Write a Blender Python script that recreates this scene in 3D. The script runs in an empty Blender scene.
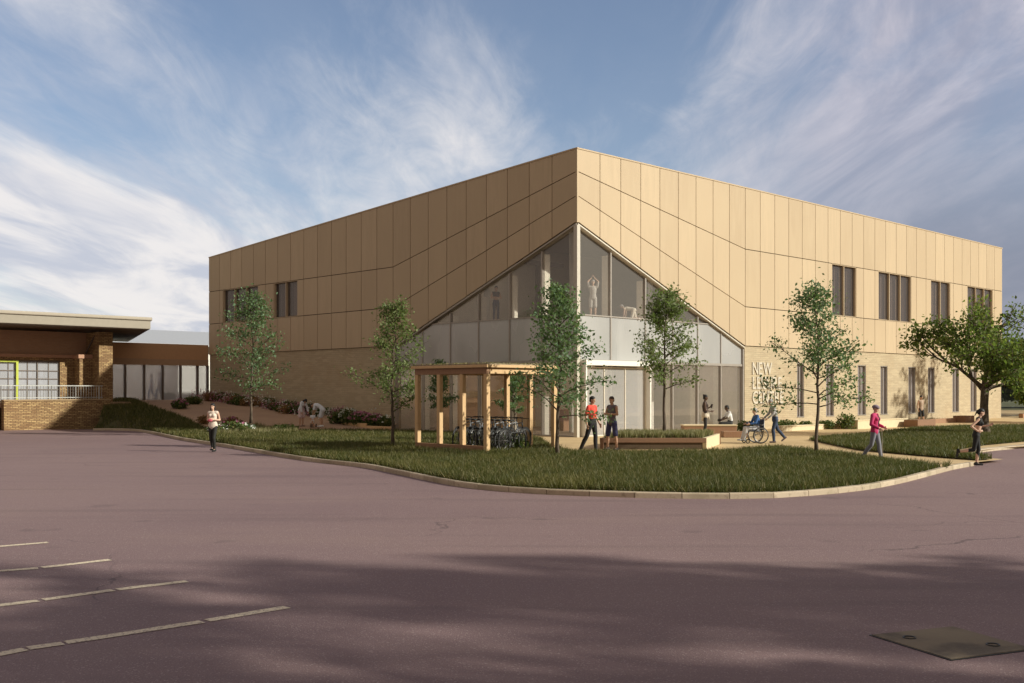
import bpy, bmesh, math, random
import numpy as np
from mathutils import Vector, Matrix, noise as mnoise
random.seed(7); rng = np.random.default_rng(7)
C = bpy.context.scene.collection
R = math.radians
# ------------------------------------------------------------------ camera model / frames
F = 1062.0; HZ = 390.5; EYE = 2.1
CX, CY = 2.81, 45.9                                 # near corner of the sports hall
TH = math.atan2(.6969, .7172)
DR = (math.cos(TH), math.sin(TH)); DL = (-DR[1], DR[0])
def fw(u, v):                                       # building frame -> world
    return (CX + u*DR[0] + v*DL[0], CY + u*DR[1] + v*DL[1])
def wf(x, y):
    return ((x-CX)*DR[0] + (y-CY)*DR[1], (x-CX)*DL[0] + (y-CY)*DL[1])
def hh(x, y):                                       # rise of the ground towards the old building
    u, v = wf(x, y)
    if u > 0: u = 0
    v0 = 7 - 1.35*u + 4.2*max(0., min(1., (-u-9.1)/.8))
    t = (v-v0)/max(30.5-v0, 1.0)
    t = max(0., min(1., t))
    return 1.42*(t*t*(3-2*t)*.35 + t*.65)
def gp(px, py, z=0.0):                              # point of the ground plane seen at a measured place
    D = (EYE-z)*F/(py-HZ)
    return ((px-512)/F*D, D)
def gph(px, py):
    z = 0.
    for _ in range(30):
        x, y = gp(px, py, z); z = .6*z + .4*(hh(x, y)+.08)
    return (x, y)
def RU(px):
    k = (px-512)/F; return (k*CY-CX)/(DR[0]-k*DR[1])
def LV(px):
    k = (px-512)/F; return (CX-k*CY)/(-DL[0]+k*DL[1])
def onu(px, u):
    k_ = (px-512)/F; ox = CX+u*DR[0]; oy = CY+u*DR[1]; return (ox-k_*oy)/(-DL[0]+k_*DL[1])
# ------------------------------------------------------------------ scene basics
sc = bpy.context.scene
cam = bpy.data.cameras.new('camera'); co = bpy.data.objects.new('camera', cam); C.objects.link(co)
sc.camera = co
co.location = (0, 0, EYE); co.rotation_euler = (R(90), 0, 0)
cam.sensor_width = 36; cam.lens = F/1024*36; cam.shift_y = (HZ-341.5)/1024; cam.clip_end = 6000; cam.clip_start = .1
sc.render.engine = 'CYCLES'
sc.view_settings.view_transform = 'Standard'; sc.view_settings.look = 'None'
sc.view_settings.exposure = 0.35; sc.view_settings.gamma = 1
SUN_EL = R(26); SAZ = R(-17)                        # towards +X, a touch behind the planter
sdir = Vector((math.cos(SUN_EL)*math.cos(SAZ), math.cos(SUN_EL)*math.sin(SAZ), math.sin(SUN_EL)))
sl = bpy.data.lights.new('sun', 'SUN'); so = bpy.data.objects.new('sun', sl); C.objects.link(so)
sl.energy = 4.05; sl.angle = R(.9); sl.color = (1, .975, .85)
so.rotation_euler = sdir.to_track_quat('Z', 'Y').to_euler(); so.location = (40, 20, 30)

# ------------------------------------------------------------------ node helpers
class NT:
    def __init__(s, tree): s.t = tree; s.n = tree.nodes; s.l = tree.links
    def new(s, typ, **kw):
        n = s.n.new(typ)
        for k, v in kw.items(): setattr(n, k, v)
        return n
    def put(s, sock, v):
        if isinstance(v, bpy.types.NodeSocket): s.l.new(v, sock)
        elif v is not None:
            if isinstance(v, (tuple, list)) and len(v) == 3 and sock.type == 'RGBA': v = (*v, 1)
            sock.default_value = v
    def math(s, op, a, b=None, c=None, clamp=False):
        n = s.new('ShaderNodeMath', operation=op, use_clamp=clamp)
        s.put(n.inputs[0], a)
        if b is not None: s.put(n.inputs[1], b)
        if c is not None: s.put(n.inputs[2], c)
        return n.outputs[0]
    def noise(s, vec, scale, detail=4, rough=.5, dist=0.):
        n = s.new('ShaderNodeTexNoise'); s.put(n.inputs['Vector'], vec)
        n.inputs['Scale'].default_value = scale; n.inputs['Detail'].default_value = detail
        n.inputs['Roughness'].default_value = rough; n.inputs['Distortion'].default_value = dist
        return n.outputs['Fac']
    def mix(s, f, a, b, blend='MIX'):
        n = s.new('ShaderNodeMix', data_type='RGBA', blend_type=blend)
        s.put(n.inputs['Factor'], f); s.put(n.inputs[6], a); s.put(n.inputs[7], b)
        return n.outputs[2]
    def ramp(s, f, stops):
        n = s.new('ShaderNodeValToRGB'); s.put(n.inputs[0], f)
        e = n.color_ramp.elements
        while len(e) < len(stops): e.new(.5)
        for i, (p, c) in enumerate(stops):
            e[i].position = p; e[i].color = (c, c, c, 1) if isinstance(c, (int, float)) else (*c, 1)
        return n.outputs[0]
    def mapr(s, v, a, b, c=0., d=1., smooth=True):
        n = s.new('ShaderNodeMapRange'); n.interpolation_type = 'SMOOTHSTEP' if smooth else 'LINEAR'
        s.put(n.inputs[0], v)
        for i, q in enumerate((a, b, c, d)): n.inputs[i+1].default_value = q
        return n.outputs[0]
    def scale(s, vec, v3):
        n = s.new('ShaderNodeMapping'); s.put(n.inputs['Vector'], vec); n.inputs['Scale'].default_value = v3
        return n.outputs[0]
def M(name, col=(.5, .5, .5), rough=.7, metal=0., build=None, spec=.5):
    m = bpy.data.materials.new(name); m.use_nodes = True
    t = NT(m.node_tree); b = t.n['Principled BSDF']
    b.inputs['Base Color'].default_value = (*col, 1); b.inputs['Roughness'].default_value = rough
    b.inputs['Metallic'].default_value = metal; b.inputs['Specular IOR Level'].default_value = spec
    tc = t.new('ShaderNodeTexCoord')
    if build: build(t, b, tc.outputs['Object'])
    else:                                           # every surface gets a little wear
        f = t.noise(tc.outputs['Object'], 6, 4, .6)
        t.put(b.inputs['Base Color'], t.mix(f, tuple(c*.86 for c in col), tuple(min(1, c*1.12) for c in col)))
    return m
def bump(t, b, h, strength=.3, dist=.02):
    n = t.new('ShaderNodeBump'); n.inputs['Strength'].default_value = strength; n.inputs['Distance'].default_value = dist
    t.put(n.inputs['Height'], h); t.l.new(n.outputs[0], b.inputs['Normal'])
def island(t):
    g = t.new('ShaderNodeNewGeometry'); return g.outputs['Random Per Island']
# ------------------------------------------------------------------ materials
def m_clad(t, b, o):
    r = island(t)
    f = t.noise(t.scale(o, (1, 1, .12)), 5, 5, .6)
    f2 = t.noise(o, .25, 3, .5)
    base = t.mix(r, (.475, .362, .236), (.56, .432, .284))
    c = t.mix(t.mapr(f, .35, .7), base, (.51, .395, .26))
    c = t.mix(t.math('MULTIPLY', t.mapr(f2, .4, .75), .35), c, (.57, .445, .29))
    t.put(b.inputs['Base Color'], c)
    t.put(b.inputs['Roughness'], t.mapr(f, 0, 1, .42, .62))
    bump(t, b, t.noise(t.scale(o, (9, 9, .4)), 6, 2), .12, .01)
CLAD = M('champagne_cladding', build=m_clad, metal=.0, spec=.3)
def brick(c1, c2, mort, w, h, msize=.009, stain=None, tone=None, warp=0.):
    def f(t, b, o):
        s = t.new('ShaderNodeSeparateXYZ'); t.l.new(o, s.inputs[0])
        cb = t.new('ShaderNodeCombineXYZ')
        t.put(cb.inputs[0], t.math('ADD', s.outputs[0], s.outputs[1])); t.put(cb.inputs[1], s.outputs[2])
        bv = cb.outputs[0]
        if warp:
            va = t.new('ShaderNodeVectorMath', operation='MULTIPLY_ADD'); nz = t.new('ShaderNodeTexNoise'); t.l.new(bv, nz.inputs['Vector']); nz.inputs['Scale'].default_value = 2.5
            t.l.new(nz.outputs['Color'], va.inputs[0]); va.inputs[1].default_value = (warp*1.5, warp*.5, 0); t.l.new(bv, va.inputs[2]); bv = va.outputs[0]
        br = t.new('ShaderNodeTexBrick'); t.l.new(bv, br.inputs['Vector'])
        t.put(br.inputs['Color1'], c1); t.put(br.inputs['Color2'], c2); t.put(br.inputs['Mortar'], mort)
        br.inputs['Scale'].default_value = 1; br.inputs['Brick Width'].default_value = w; br.inputs['Row Height'].default_value = h
        br.inputs['Mortar Size'].default_value = msize; br.inputs['Mortar Smooth'].default_value = .2
        col = br.outputs['Color']
        # courses laid in batches of differing tone, each brick with its own
        vo = t.new('ShaderNodeTexVoronoi'); t.l.new(t.scale(cb.outputs[0], (1/w*.8, 1/h*.8, 1)), vo.inputs['Vector']); vo.inputs['Scale'].default_value = 1
        s2 = t.new('ShaderNodeSeparateXYZ'); t.l.new(vo.outputs['Color'], s2.inputs[0])
        if tone: col = t.mix(t.math('MULTIPLY', t.mapr(s2.outputs[0], .55, 1.), .75), col, tone)
        n = t.noise(cb.outputs[0], .5, 5, .6)
        if stain: col = t.mix(t.math('MULTIPLY', t.mapr(n, .5, .78), .5), col, stain)
        col = t.mix(t.math('MULTIPLY', t.noise(o, 28, 3, .7), .35), col, tuple(x*.7 for x in c1))
        t.put(b.inputs['Base Color'], col)
        bump(t, b, t.math('ADD', t.math('MULTIPLY', br.outputs['Fac'], -1.), t.math('MULTIPLY', t.noise(o, 40, 3), .4)), .5, .012)
    return f
BRICK = M('buff_brick', rough=.85, build=brick((.46, .365, .235), (.53, .43, .28), (.40, .32, .22), .44, .105, .012, (.40, .27, .15), (.56, .46, .30)))
STONE = M('coursed_stone', rough=.9, build=brick((.30, .18, .08), (.62, .43, .20), (.09, .05, .03), .27, .085, .016, (.25, .14, .07), (.20, .11, .055), .10))
REDBRICK = M('orange_brick', rough=.85, build=brick((.50, .29, .165), (.44, .25, .14), (.40, .30, .21), .225, .075, .008, (.38, .2, .12)))
def m_tarmac(t, b, o):
    n1 = t.noise(o, .12, 4, .5); n2 = t.noise(t.scale(o, (.35, 1, 1)), .45, 5, .6); n3 = t.noise(o, 75, 2, .8)
    vo = t.new('ShaderNodeTexVoronoi'); t.l.new(o, vo.inputs['Vector']); vo.inputs['Scale'].default_value = 85
    c = t.mix(t.mapr(n1, .3, .7), (.205, .134, .137), (.248, .166, .162))
    c = t.mix(t.math('MULTIPLY', t.mapr(n2, .45, .75), .45), c, (.275, .188, .17))
    c = t.mix(t.mapr(n3, .5, .78), c, (.38, .28, .26))
    c = t.mix(t.math('MULTIPLY', t.mapr(n3, .5, .25), .7), c, (.105, .072, .074))
    s = t.new('ShaderNodeSeparateXYZ'); t.l.new(vo.outputs['Color'], s.inputs[0])
    c = t.mix(t.math('MULTIPLY', t.mapr(s.outputs[0], .93, .97), .5), c, (.50, .41, .38))
    wv = t.noise(o, .8, 3, .6); va = t.new('ShaderNodeVectorMath', operation='MULTIPLY_ADD'); nz = t.new('ShaderNodeTexNoise'); t.l.new(o, nz.inputs['Vector']); nz.inputs['Scale'].default_value = .9; nz.inputs['Detail'].default_value = 6
    t.l.new(nz.outputs['Color'], va.inputs[0]); va.inputs[1].default_value = (1.6, 1.6, 0); t.l.new(o, va.inputs[2])
    ve = t.new('ShaderNodeTexVoronoi', feature='DISTANCE_TO_EDGE'); t.l.new(va.outputs[0], ve.inputs['Vector']); ve.inputs['Scale'].default_value = .16
    crack = t.math('MULTIPLY', t.mapr(ve.outputs['Distance'], .0035, .0008), t.mapr(t.noise(o, .22, 2), .50, .60))
    c = t.mix(t.math('MULTIPLY', crack, .5), c, (.05, .035, .035))
    oil = t.mapr(t.noise(o, .9, 3, .45), .66, .74); c = t.mix(t.math('MULTIPLY', oil, .35), c, (.10, .07, .07))
    ty = t.noise(t.scale(o, (.10, 1.1, 1)), 1.1, 4, .5); c = t.mix(t.math('MULTIPLY', t.mapr(ty, .52, .7), .30), c, (.13, .09, .09))
    t.put(b.inputs['Base Color'], c); t.put(b.inputs['Roughness'], t.mapr(n3, .2, .8, .6, .85))
    bump(t, b, t.math('ADD', n3, t.math('MULTIPLY', vo.outputs['Distance'], .6)), .5, .012)
TARMAC = M('tarmac', build=m_tarmac, spec=.3)
def m_pave(t, b, o):
    n1 = t.noise(o, .6, 5, .6); n2 = t.noise(o, 60, 2, .7)
    c = t.mix(t.mapr(n1, .3, .7), (.50, .355, .175), (.60, .44, .235))
    c = t.mix(t.math('MULTIPLY', t.mapr(n2, .5, .8), .5), c, (.68, .54, .33))
    c = t.mix(t.math('MULTIPLY', t.mapr(n2, .5, .2), .4), c, (.36, .25, .13))
    t.put(b.inputs['Base Color'], c); bump(t, b, n2, .2, .006)
PAVE = M('resin_gravel', rough=.9, build=m_pave)
def m_pave2(t, b, o):
    n1 = t.noise(o, .6, 5, .6); n2 = t.noise(o, 50, 2, .7)
    c = t.mix(t.mapr(n1, .3, .7), (.37, .24, .155), (.43, .285, .18))
    c = t.mix(t.math('MULTIPLY', t.mapr(n2, .5, .8), .5), c, (.5, .35, .24))
    t.put(b.inputs['Base Color'], c); bump(t, b, n2, .2, .006)
PATHB = M('brown_bound_gravel', rough=.9, build=m_pave2)
def m_soil(t, b, o):
    n = t.noise(o, 3, 5, .65)
    t.put(b.inputs['Base Color'], t.mix(t.mapr(n, .3, .7), (.055, .06, .022), (.09, .075, .03)))
SOIL = M('lawn_soil', rough=1, build=m_soil)
def m_field(t, b, o):
    n = t.noise(o, .05, 5, .6); n2 = t.noise(o, 1.5, 5, .7)
    c = t.mix(t.mapr(n, .3, .7), (.06, .085, .025), (.11, .115, .045))
    t.put(b.inputs['Base Color'], t.mix(t.math('MULTIPLY', n2, .5), c, (.13, .12, .055)))
FIELD = M('rough_grass', rough=1, build=m_field)
def leafmat(name, a, bb, trans=.35, cc=None):
    m = bpy.data.materials.new(name); m.use_nodes = True; t = NT(m.node_tree)
    b = t.n['Principled BSDF']; out = t.n['Material Output']
    r = island(t); tc = t.new('ShaderNodeTexCoord')
    f = t.noise(tc.outputs['Object'], 1.3, 2)
    col = t.mix(t.math('ADD', t.math('MULTIPLY', r, .7), t.math('MULTIPLY', f, .3)), a, bb)
    if cc: col = t.mix(t.mapr(r, .78, .8), col, cc)
    t.put(b.inputs['Base Color'], col); b.inputs['Roughness'].default_value = .55; b.inputs['Specular IOR Level'].default_value = .35
    tr = t.new('ShaderNodeBsdfTranslucent'); t.put(tr.inputs[0], t.mix(.5, col, (.16, .26, .03)))
    ms = t.new('ShaderNodeMixShader'); ms.inputs[0].default_value = trans
    t.l.new(b.outputs[0], ms.inputs[1]); t.l.new(tr.outputs[0], ms.inputs[2]); t.l.new(ms.outputs[0], out.inputs[0])
    return m
def grass_drift(m):
    t = NT(m.node_tree); b = t.n['Principled BSDF']; old = b.inputs['Base Color'].links[0].from_socket; tc = t.new('ShaderNodeTexCoord')
    f = t.noise(tc.outputs['Object'], .35, 4, .6); f2 = t.noise(tc.outputs['Object'], 1.4, 3, .5)
    c = t.mix(t.math('MULTIPLY', t.mapr(f, .46, .66), .55), old, (.17, .145, .04)); c = t.mix(t.math('MULTIPLY', t.mapr(f2, .5, .7), .45), c, (.035, .055, .010))
    t.put(b.inputs['Base Color'], c)
GRASS = leafmat('grass_blades', (.045, .052, .010), (.12, .118, .028), .22, (.21, .17, .07))
LEAF = leafmat('birch_leaves', (.085, .15, .06), (.22, .31, .14), .48, (.22, .35, .21))
LEAFB = leafmat('young_lime_leaves', (.10, .15, .045), (.24, .30, .10), .48, (.28, .33, .15))
LEAF2 = leafmat('oak_leaves', (.07, .12, .025), (.20, .26, .055), .5, (.30, .34, .08))
LEAF3 = leafmat('far_leaves', (.03, .07, .025), (.07, .12, .04), .25)
SHRUB = leafmat('shrub_leaves', (.05, .09, .02), (.12, .15, .04), .3, (.2, .18, .07))
grass_drift(GRASS)
SEDGE = leafmat('sedge', (.16, .15, .06), (.30, .26, .12), .3, (.4, .35, .2))
PINK = leafmat('pink_petals', (.42, .10, .22), (.6, .25, .38), .3, (.7, .45, .5))
WHITEP = leafmat('white_petals', (.75, .75, .68), (.85, .85, .8), .3)
REDP = leafmat('rust_petals', (.24, .12, .05), (.34, .19, .08), .3)
def m_bark(t, b, o):
    n = t.noise(t.scale(o, (1, 1, .25)), 22, 5, .7)
    t.put(b.inputs['Base Color'], t.mix(t.mapr(n, .3, .7), (.06, .042, .03), (.16, .12, .085)))
    bump(t, b, n, .6, .02)
BARK = M('bark', rough=.95, build=m_bark)
def wood(c1, c2, c3):
    def f(t, b, o):
        n = t.noise(t.scale(o, (9, 9, .9)), 3.5, 5, .65, .6); n2 = t.noise(o, 1.6, 2)
        c = t.mix(t.mapr(n, .3, .7), c1, c2)
        c = t.mix(t.math('MULTIPLY', t.mapr(n, .62, .8), .6), c, c3)
        c = t.mix(t.math('MULTIPLY', n2, .4), c, c2)
        vo = t.new('ShaderNodeTexVoronoi'); t.l.new(t.scale(o, (3, 3, 1.4)), vo.inputs['Vector']); vo.inputs['Scale'].default_value = 2.2
        c = t.mix(t.mapr(vo.outputs['Distance'], .10, .05), c, c3)
        t.put(b.inputs['Base Color'], c); bump(t, b, n, .2, .005)
    return f
TIMBER = M('larch_timber', rough=.65, build=wood((.56, .345, .165), (.68, .46, .24), (.30, .155, .065)))
TIMBER2 = M('brown_timber', rough=.7, build=wood((.27, .145, .08), (.34, .19, .105), (.16, .085, .05)))
CREAM = M('cream_stone_and_lit_ends', (.66, .55, .36), .7)
KERB = M('kerb_stone', (.50, .41, .29), .85)
CORTEN = M('rusted_steel', (.235, .13, .075), .8)
DARKM = M('dark_gap', (.05, .035, .025), .9)
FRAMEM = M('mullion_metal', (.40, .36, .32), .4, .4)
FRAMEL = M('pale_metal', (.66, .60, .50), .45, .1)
DKFRAME = M('dark_frame', (.14, .11, .09), .45, .3)
WHITE = M('white_paint', (.80, .77, .70), .5)
ROOFG = M('roof_membrane', (.36, .34, .31), .8)
SOFFIT = M('brown_soffit', (.13, .085, .05), .7)
FASCIA = M('fascia_metal', (.30, .26, .20), .5, .1)
PALEROOF = M('pale_metal_roof', (.50, .51, .53), .5, .2)
INTW = M('interior_wall', (.78, .70, .58), .85)
INTL = M('fin_white', (.85, .80, .68), .6)
INTF = M('interior_floor', (.30, .22, .15), .5)
INTC = M('interior_ceiling', (.5, .46, .42), .8)
BLIND = M('brown_blind', build=lambda t, b, o: t.put(b.inputs['Base Color'], t.mix(t.mapr(t.noise(t.scale(o, (1, 1, .03)), 2.6, 2), .42, .58), (.20, .15, .11), (.50, .42, .34))), rough=.8)
YELG = M('lime_frame', (.50, .56, .06), .5)
BLACKM = M('black_metal', (.03, .03, .03), .45, .5)
GREYM = M('galvanised_rail', (.42, .42, .40), .45, .6)
CHROME = M('bare_metal', (.28, .27, .26), .4, .8)
RUBBER = M('tyre_rubber', (.025, .025, .025), .85)
def m_sedum(t, b, o):
    n = t.noise(o, 8, 5, .7)
    t.put(b.inputs['Base Color'], t.mix(t.mapr(n, .35, .65), (.16, .13, .09), (.32, .26, .17)))
SEDUM = M('sedum_roof', rough=1, build=m_sedum)
def m_span(t, b, o):
    n = t.noise(t.scale(o, (1, 1, .35)), .55, 3, .5)
    t.put(b.inputs['Base Color'], t.mix(n, (.40, .40, .40), (.55, .54, .52)))
    t.put(b.inputs['Roughness'], t.mapr(n, .3, .7, .2, .34))
SPAN = M('frosted_spandrel_glass', build=m_span, spec=.9, metal=.25)
def glass(name, tint, refl=1., body=None, bfac=0.):
    m = bpy.data.materials.new(name); m.use_nodes = True; t = NT(m.node_tree); t.n.remove(t.n['Principled BSDF'])
    out = t.n['Material Output']
    tr = t.new('ShaderNodeBsdfTransparent'); t.put(tr.inputs[0], tint)
    gl = t.new('ShaderNodeBsdfGlossy'); gl.inputs['Roughness'].default_value = .015; t.put(gl.inputs[0], (.95, .95, .95))
    lw = t.new('ShaderNodeLayerWeight'); lw.inputs[0].default_value = .5
    fac = t.math('ADD', t.math('MULTIPLY', t.math('POWER', lw.outputs['Facing'], 4.), .9*refl), .05*refl, clamp=True)
    ms = t.new('ShaderNodeMixShader'); t.l.new(fac, ms.inputs[0])
    src = tr.outputs[0]
    if body:
        d = t.new('ShaderNodeBsdfDiffuse'); t.put(d.inputs[0], body)
        m2 = t.new('ShaderNodeMixShader'); m2.inputs[0].default_value = bfac
        t.l.new(tr.outputs[0], m2.inputs[1]); t.l.new(d.outputs[0], m2.inputs[2]); src = m2.outputs[0]
    t.l.new(src, ms.inputs[1]); t.l.new(gl.outputs[0], ms.inputs[2]); t.l.new(ms.outputs[0], out.inputs[0])
    return m
GLASS = glass('clear_glass', (.97, .96, .95), .9, (.55, .52, .48), .10)
GLASSW = glass('hazy_glass', (.92, .92, .94), 1., (.75, .76, .80), .35)
GLASSE = glass('entrance_glass', (.92, .92, .92), .9, (.72, .70, .68), .28)
GLASSD = glass('dark_glass', (.8, .78, .78), .8, (.30, .27, .26), .15)
GLASSL = glass('slot_glass', (.7, .68, .68), .8, (.42, .37, .36), .5)

# ------------------------------------------------------------------ mesh builder
class MB:
    def __init__(s): s.v = []; s.f = []
    def add(s, vs, fs):
        n = len(s.v); s.v += [tuple(map(float, p)) for p in vs]; s.f += [tuple(i+n for i in q) for q in fs]; return s
    def box(s, x0, x1, y0, y1, z0, z1):
        x0, x1 = min(x0, x1), max(x0, x1); y0, y1 = min(y0, y1), max(y0, y1); z0, z1 = min(z0, z1), max(z0, z1)
        return s.add([(x0, y0, z0), (x1, y0, z0), (x1, y1, z0), (x0, y1, z0), (x0, y0, z1), (x1, y0, z1), (x1, y1, z1), (x0, y1, z1)],
                     [(0, 3, 2, 1), (4, 5, 6, 7), (0, 1, 5, 4), (1, 2, 6, 5), (2, 3, 7, 6), (3, 0, 4, 7)])
    def bar(s, a, b, w, h, up=(0, 0, 1)):
        a = Vector(a); b = Vector(b); d = (b-a).normalized(); sd = d.cross(Vector(up)).normalized(); u = sd.cross(d)
        vs = [p + sd*i*w/2 + u*j*h/2 for p in (a, b) for i, j in ((-1, -1), (1, -1), (1, 1), (-1, 1))]
        return s.add(vs, [(3, 2, 1, 0), (4, 5, 6, 7), (0, 1, 5, 4), (1, 2, 6, 5), (2, 3, 7, 6), (3, 0, 4, 7)])
    def prism(s, poly, z0, z1):                      # polygon in xy extruded in z, z may be list
        n = len(poly); zl = z0 if isinstance(z0, (list, tuple)) else [z0]*n; zh = z1 if isinstance(z1, (list, tuple)) else [z1]*n
        return s.add([(p[0], p[1], z) for p, z in zip(poly, zl)] + [(p[0], p[1], z) for p, z in zip(poly, zh)],
                     [tuple(range(n-1, -1, -1)), tuple(range(n, 2*n))] + [(i, (i+1) % n, (i+1) % n+n, i+n) for i in range(n)])
    def slab(s, pts, off):                           # planar polygon thickened by vector
        n = len(pts); o = Vector(off)
        return s.add(list(pts) + [Vector(p)+o for p in pts],
                     [tuple(range(n)), tuple(range(2*n-1, n-1, -1))] + [(i, i+n, (i+1) % n+n, (i+1) % n) for i in range(n)])
    def tube(s, pts, rad, n=6, cap=True):
        pts = [Vector(p) for p in pts]; rs = rad if isinstance(rad, (list, tuple)) else [rad]*len(pts)
        base = len(s.v); ref = None
        for i, p in enumerate(pts):
            d = (pts[min(i+1, len(pts)-1)] - pts[max(i-1, 0)]).normalized()
            if ref is None:
                ref = Vector((0, 0, 1)) if abs(d.z) < .9 else Vector((1, 0, 0))
            a = d.cross(ref).normalized(); ref = a.cross(d).normalized(); bq = ref
            for k in range(n):
                t = 2*math.pi*k/n; q = p + (a*math.cos(t)+bq*math.sin(t))*rs[i]; s.v.append(tuple(q))
        for i in range(len(pts)-1):
            for k in range(n):
                a0 = base+i*n+k; a1 = base+i*n+(k+1) % n
                s.f.append((a0, a1, a1+n, a0+n))
        if cap:
            s.f.append(tuple(base+k for k in range(n-1, -1, -1))); e = base+(len(pts)-1)*n; s.f.append(tuple(e+k for k in range(n)))
        return s
    def torus(s, c, ax, r, rr, n=24, m=5):
        ax = Vector(ax).normalized(); a = ax.orthogonal().normalized(); b = ax.cross(a); c = Vector(c); base = len(s.v)
        for i in range(n):
            t = 2*math.pi*i/n; d = a*math.cos(t)+b*math.sin(t)
            for k in range(m):
                q = 2*math.pi*k/m; s.v.append(tuple(c + d*(r+rr*math.cos(q)) + ax*rr*math.sin(q)))
        for i in range(n):
            for k in range(m):
                s.f.append((base+i*m+k, base+((i+1) % n)*m+k, base+((i+1) % n)*m+(k+1) % m, base+i*m+(k+1) % m))
        return s
    def cone2(s, a, b, ra, rb, lat=None, n=14, k=4):  # round cone, radii may be (lateral, forward)
        a = Vector(a); b = Vector(b); d = b-a; L = d.length
        d = d/L if L > 1e-6 else Vector((0, 0, 1))
        l = Vector(lat) if lat is not None else d.orthogonal(); l = (l-d*l.dot(d)).normalized(); f = d.cross(l)
        ra = ra if isinstance(ra, (tuple, list)) else (ra, ra); rb = rb if isinstance(rb, (tuple, list)) else (rb, rb)
        base = len(s.v); rings = []
        for i in range(k): t = -math.pi/2+math.pi/2*(i+1)/k; rings.append((a, ra, t))
        for i in range(k): t = math.pi/2*i/k; rings.append((b, rb, t))
        s.v.append(tuple(a-d*min(ra)))
        for p, r, t in rings:
            for j in range(n):
                q = 2*math.pi*j/n
                s.v.append(tuple(p + l*r[0]*math.cos(t)*math.cos(q) + f*r[1]*math.cos(t)*math.sin(q) + d*min(r)*math.sin(t)))
        s.v.append(tuple(b+d*min(rb))); top = len(s.v)-1
        for j in range(n): s.f.append((base, base+1+(j+1) % n, base+1+j))
        for i in range(len(rings)-1):
            for j in range(n):
                x = base+1+i*n+j; y = base+1+i*n+(j+1) % n; s.f.append((x, y, y+n, x+n))
        e = base+1+(len(rings)-1)*n
        for j in range(n): s.f.append((e+j, e+(j+1) % n, top))
        return s
    def ball(s, c, r, n=14, k=8, ax=None):
        r = r if isinstance(r, (tuple, list)) else (r, r, r); base = len(s.v); X, Y, Z = ax or (Vector((1, 0, 0)), Vector((0, 1, 0)), Vector((0, 0, 1)))
        c = Vector(c); s.v.append(tuple(c-Z*r[2]))
        for i in range(1, k):
            t = -math.pi/2+math.pi*i/k
            for j in range(n):
                q = 2*math.pi*j/n; s.v.append(tuple(c+X*r[0]*math.cos(t)*math.cos(q)+Y*r[1]*math.cos(t)*math.sin(q)+Z*r[2]*math.sin(t)))
        s.v.append(tuple(c+Z*r[2])); top = len(s.v)-1
        for j in range(n): s.f.append((base, base+1+(j+1) % n, base+1+j))
        for i in range(k-2):
            for j in range(n):
                x = base+1+i*n+j; y = base+1+i*n+(j+1) % n; s.f.append((x, y, y+n, x+n))
        e = base+1+(k-2)*n
        for j in range(n): s.f.append((e+j, e+(j+1) % n, top))
        return s
BASE = {}
def thing(name, label, cat, base=(0, 0, 0), rot=0., group=None, auth=None):
    """Empty at the thing's base. auth='frame': parts are authored in the building frame; 'world': in world metres; None: local."""
    o = bpy.data.objects.new(name, None); C.objects.link(o); o.empty_display_size = .3
    if auth == 'frame':
        x, y = fw(base[0], base[1]); o.location = (x, y, base[2]); o.rotation_euler = (0, 0, TH); BASE[o.name] = Vector(base)
    elif auth == 'world':
        o.location = base; BASE[o.name] = Vector(base)
    else:
        o.location = base; o.rotation_euler = (0, 0, rot); BASE[o.name] = Vector((0, 0, 0))
    o['label'] = label; o['category'] = cat
    if group: o['group'] = group
    return o
def obj(name, mb, mat, parent=None, smooth=False, bevel=0., label=None):
    me = bpy.data.meshes.new(name)
    sh = Vector((0, 0, 0)) if parent is None else BASE[parent.name]
    if isinstance(mb, MB):
        me.from_pydata([(p[0]-sh.x, p[1]-sh.y, p[2]-sh.z) for p in mb.v], [], mb.f)
    else:
        me = mb; me.name = name
    me.materials.clear()
    for m_ in (mat if isinstance(mat, (list, tuple)) else [mat]): me.materials.append(m_)
    if smooth:
        me.polygons.foreach_set('use_smooth', [True]*len(me.polygons))
    o = bpy.data.objects.new(name, me); C.objects.link(o)
    if parent is not None: o.parent = parent; BASE[o.name] = sh
    if bevel:
        md = o.modifiers.new('bevel', 'BEVEL'); md.width = bevel; md.segments = 2; md.limit_method = 'ANGLE'
    if label: o['label'] = label
    return o
def top(name, mb, mat, label=None, cat=None, kind=None, group=None, **kw):
    o = obj(name, mb, mat, **kw)
    if kind: o['kind'] = kind
    if label: o['label'] = label
    if cat: o['category'] = cat
    if group: o['group'] = group
    return o
def fast_mesh(name, V, T, mat, parent=None, quads=False):
    me = bpy.data.meshes.new(name); V = np.asarray(V, dtype=np.float32); T = np.asarray(T, dtype=np.int32)
    if parent is not None: V = V - np.array(BASE[parent.name], dtype=np.float32)
    k = T.shape[1]
    me.vertices.add(len(V)); me.vertices.foreach_set('co', V.ravel())
    me.loops.add(T.size); me.loops.foreach_set('vertex_index', T.ravel())
    me.polygons.add(len(T)); me.polygons.foreach_set('loop_start', np.arange(0, T.size, k, dtype=np.int32))
    me.update(calc_edges=True); me.validate()
    me.materials.append(mat)
    o = bpy.data.objects.new(name, me); C.objects.link(o)
    if parent is not None: o.parent = parent; BASE[o.name] = BASE[parent.name]
    return o
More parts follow.
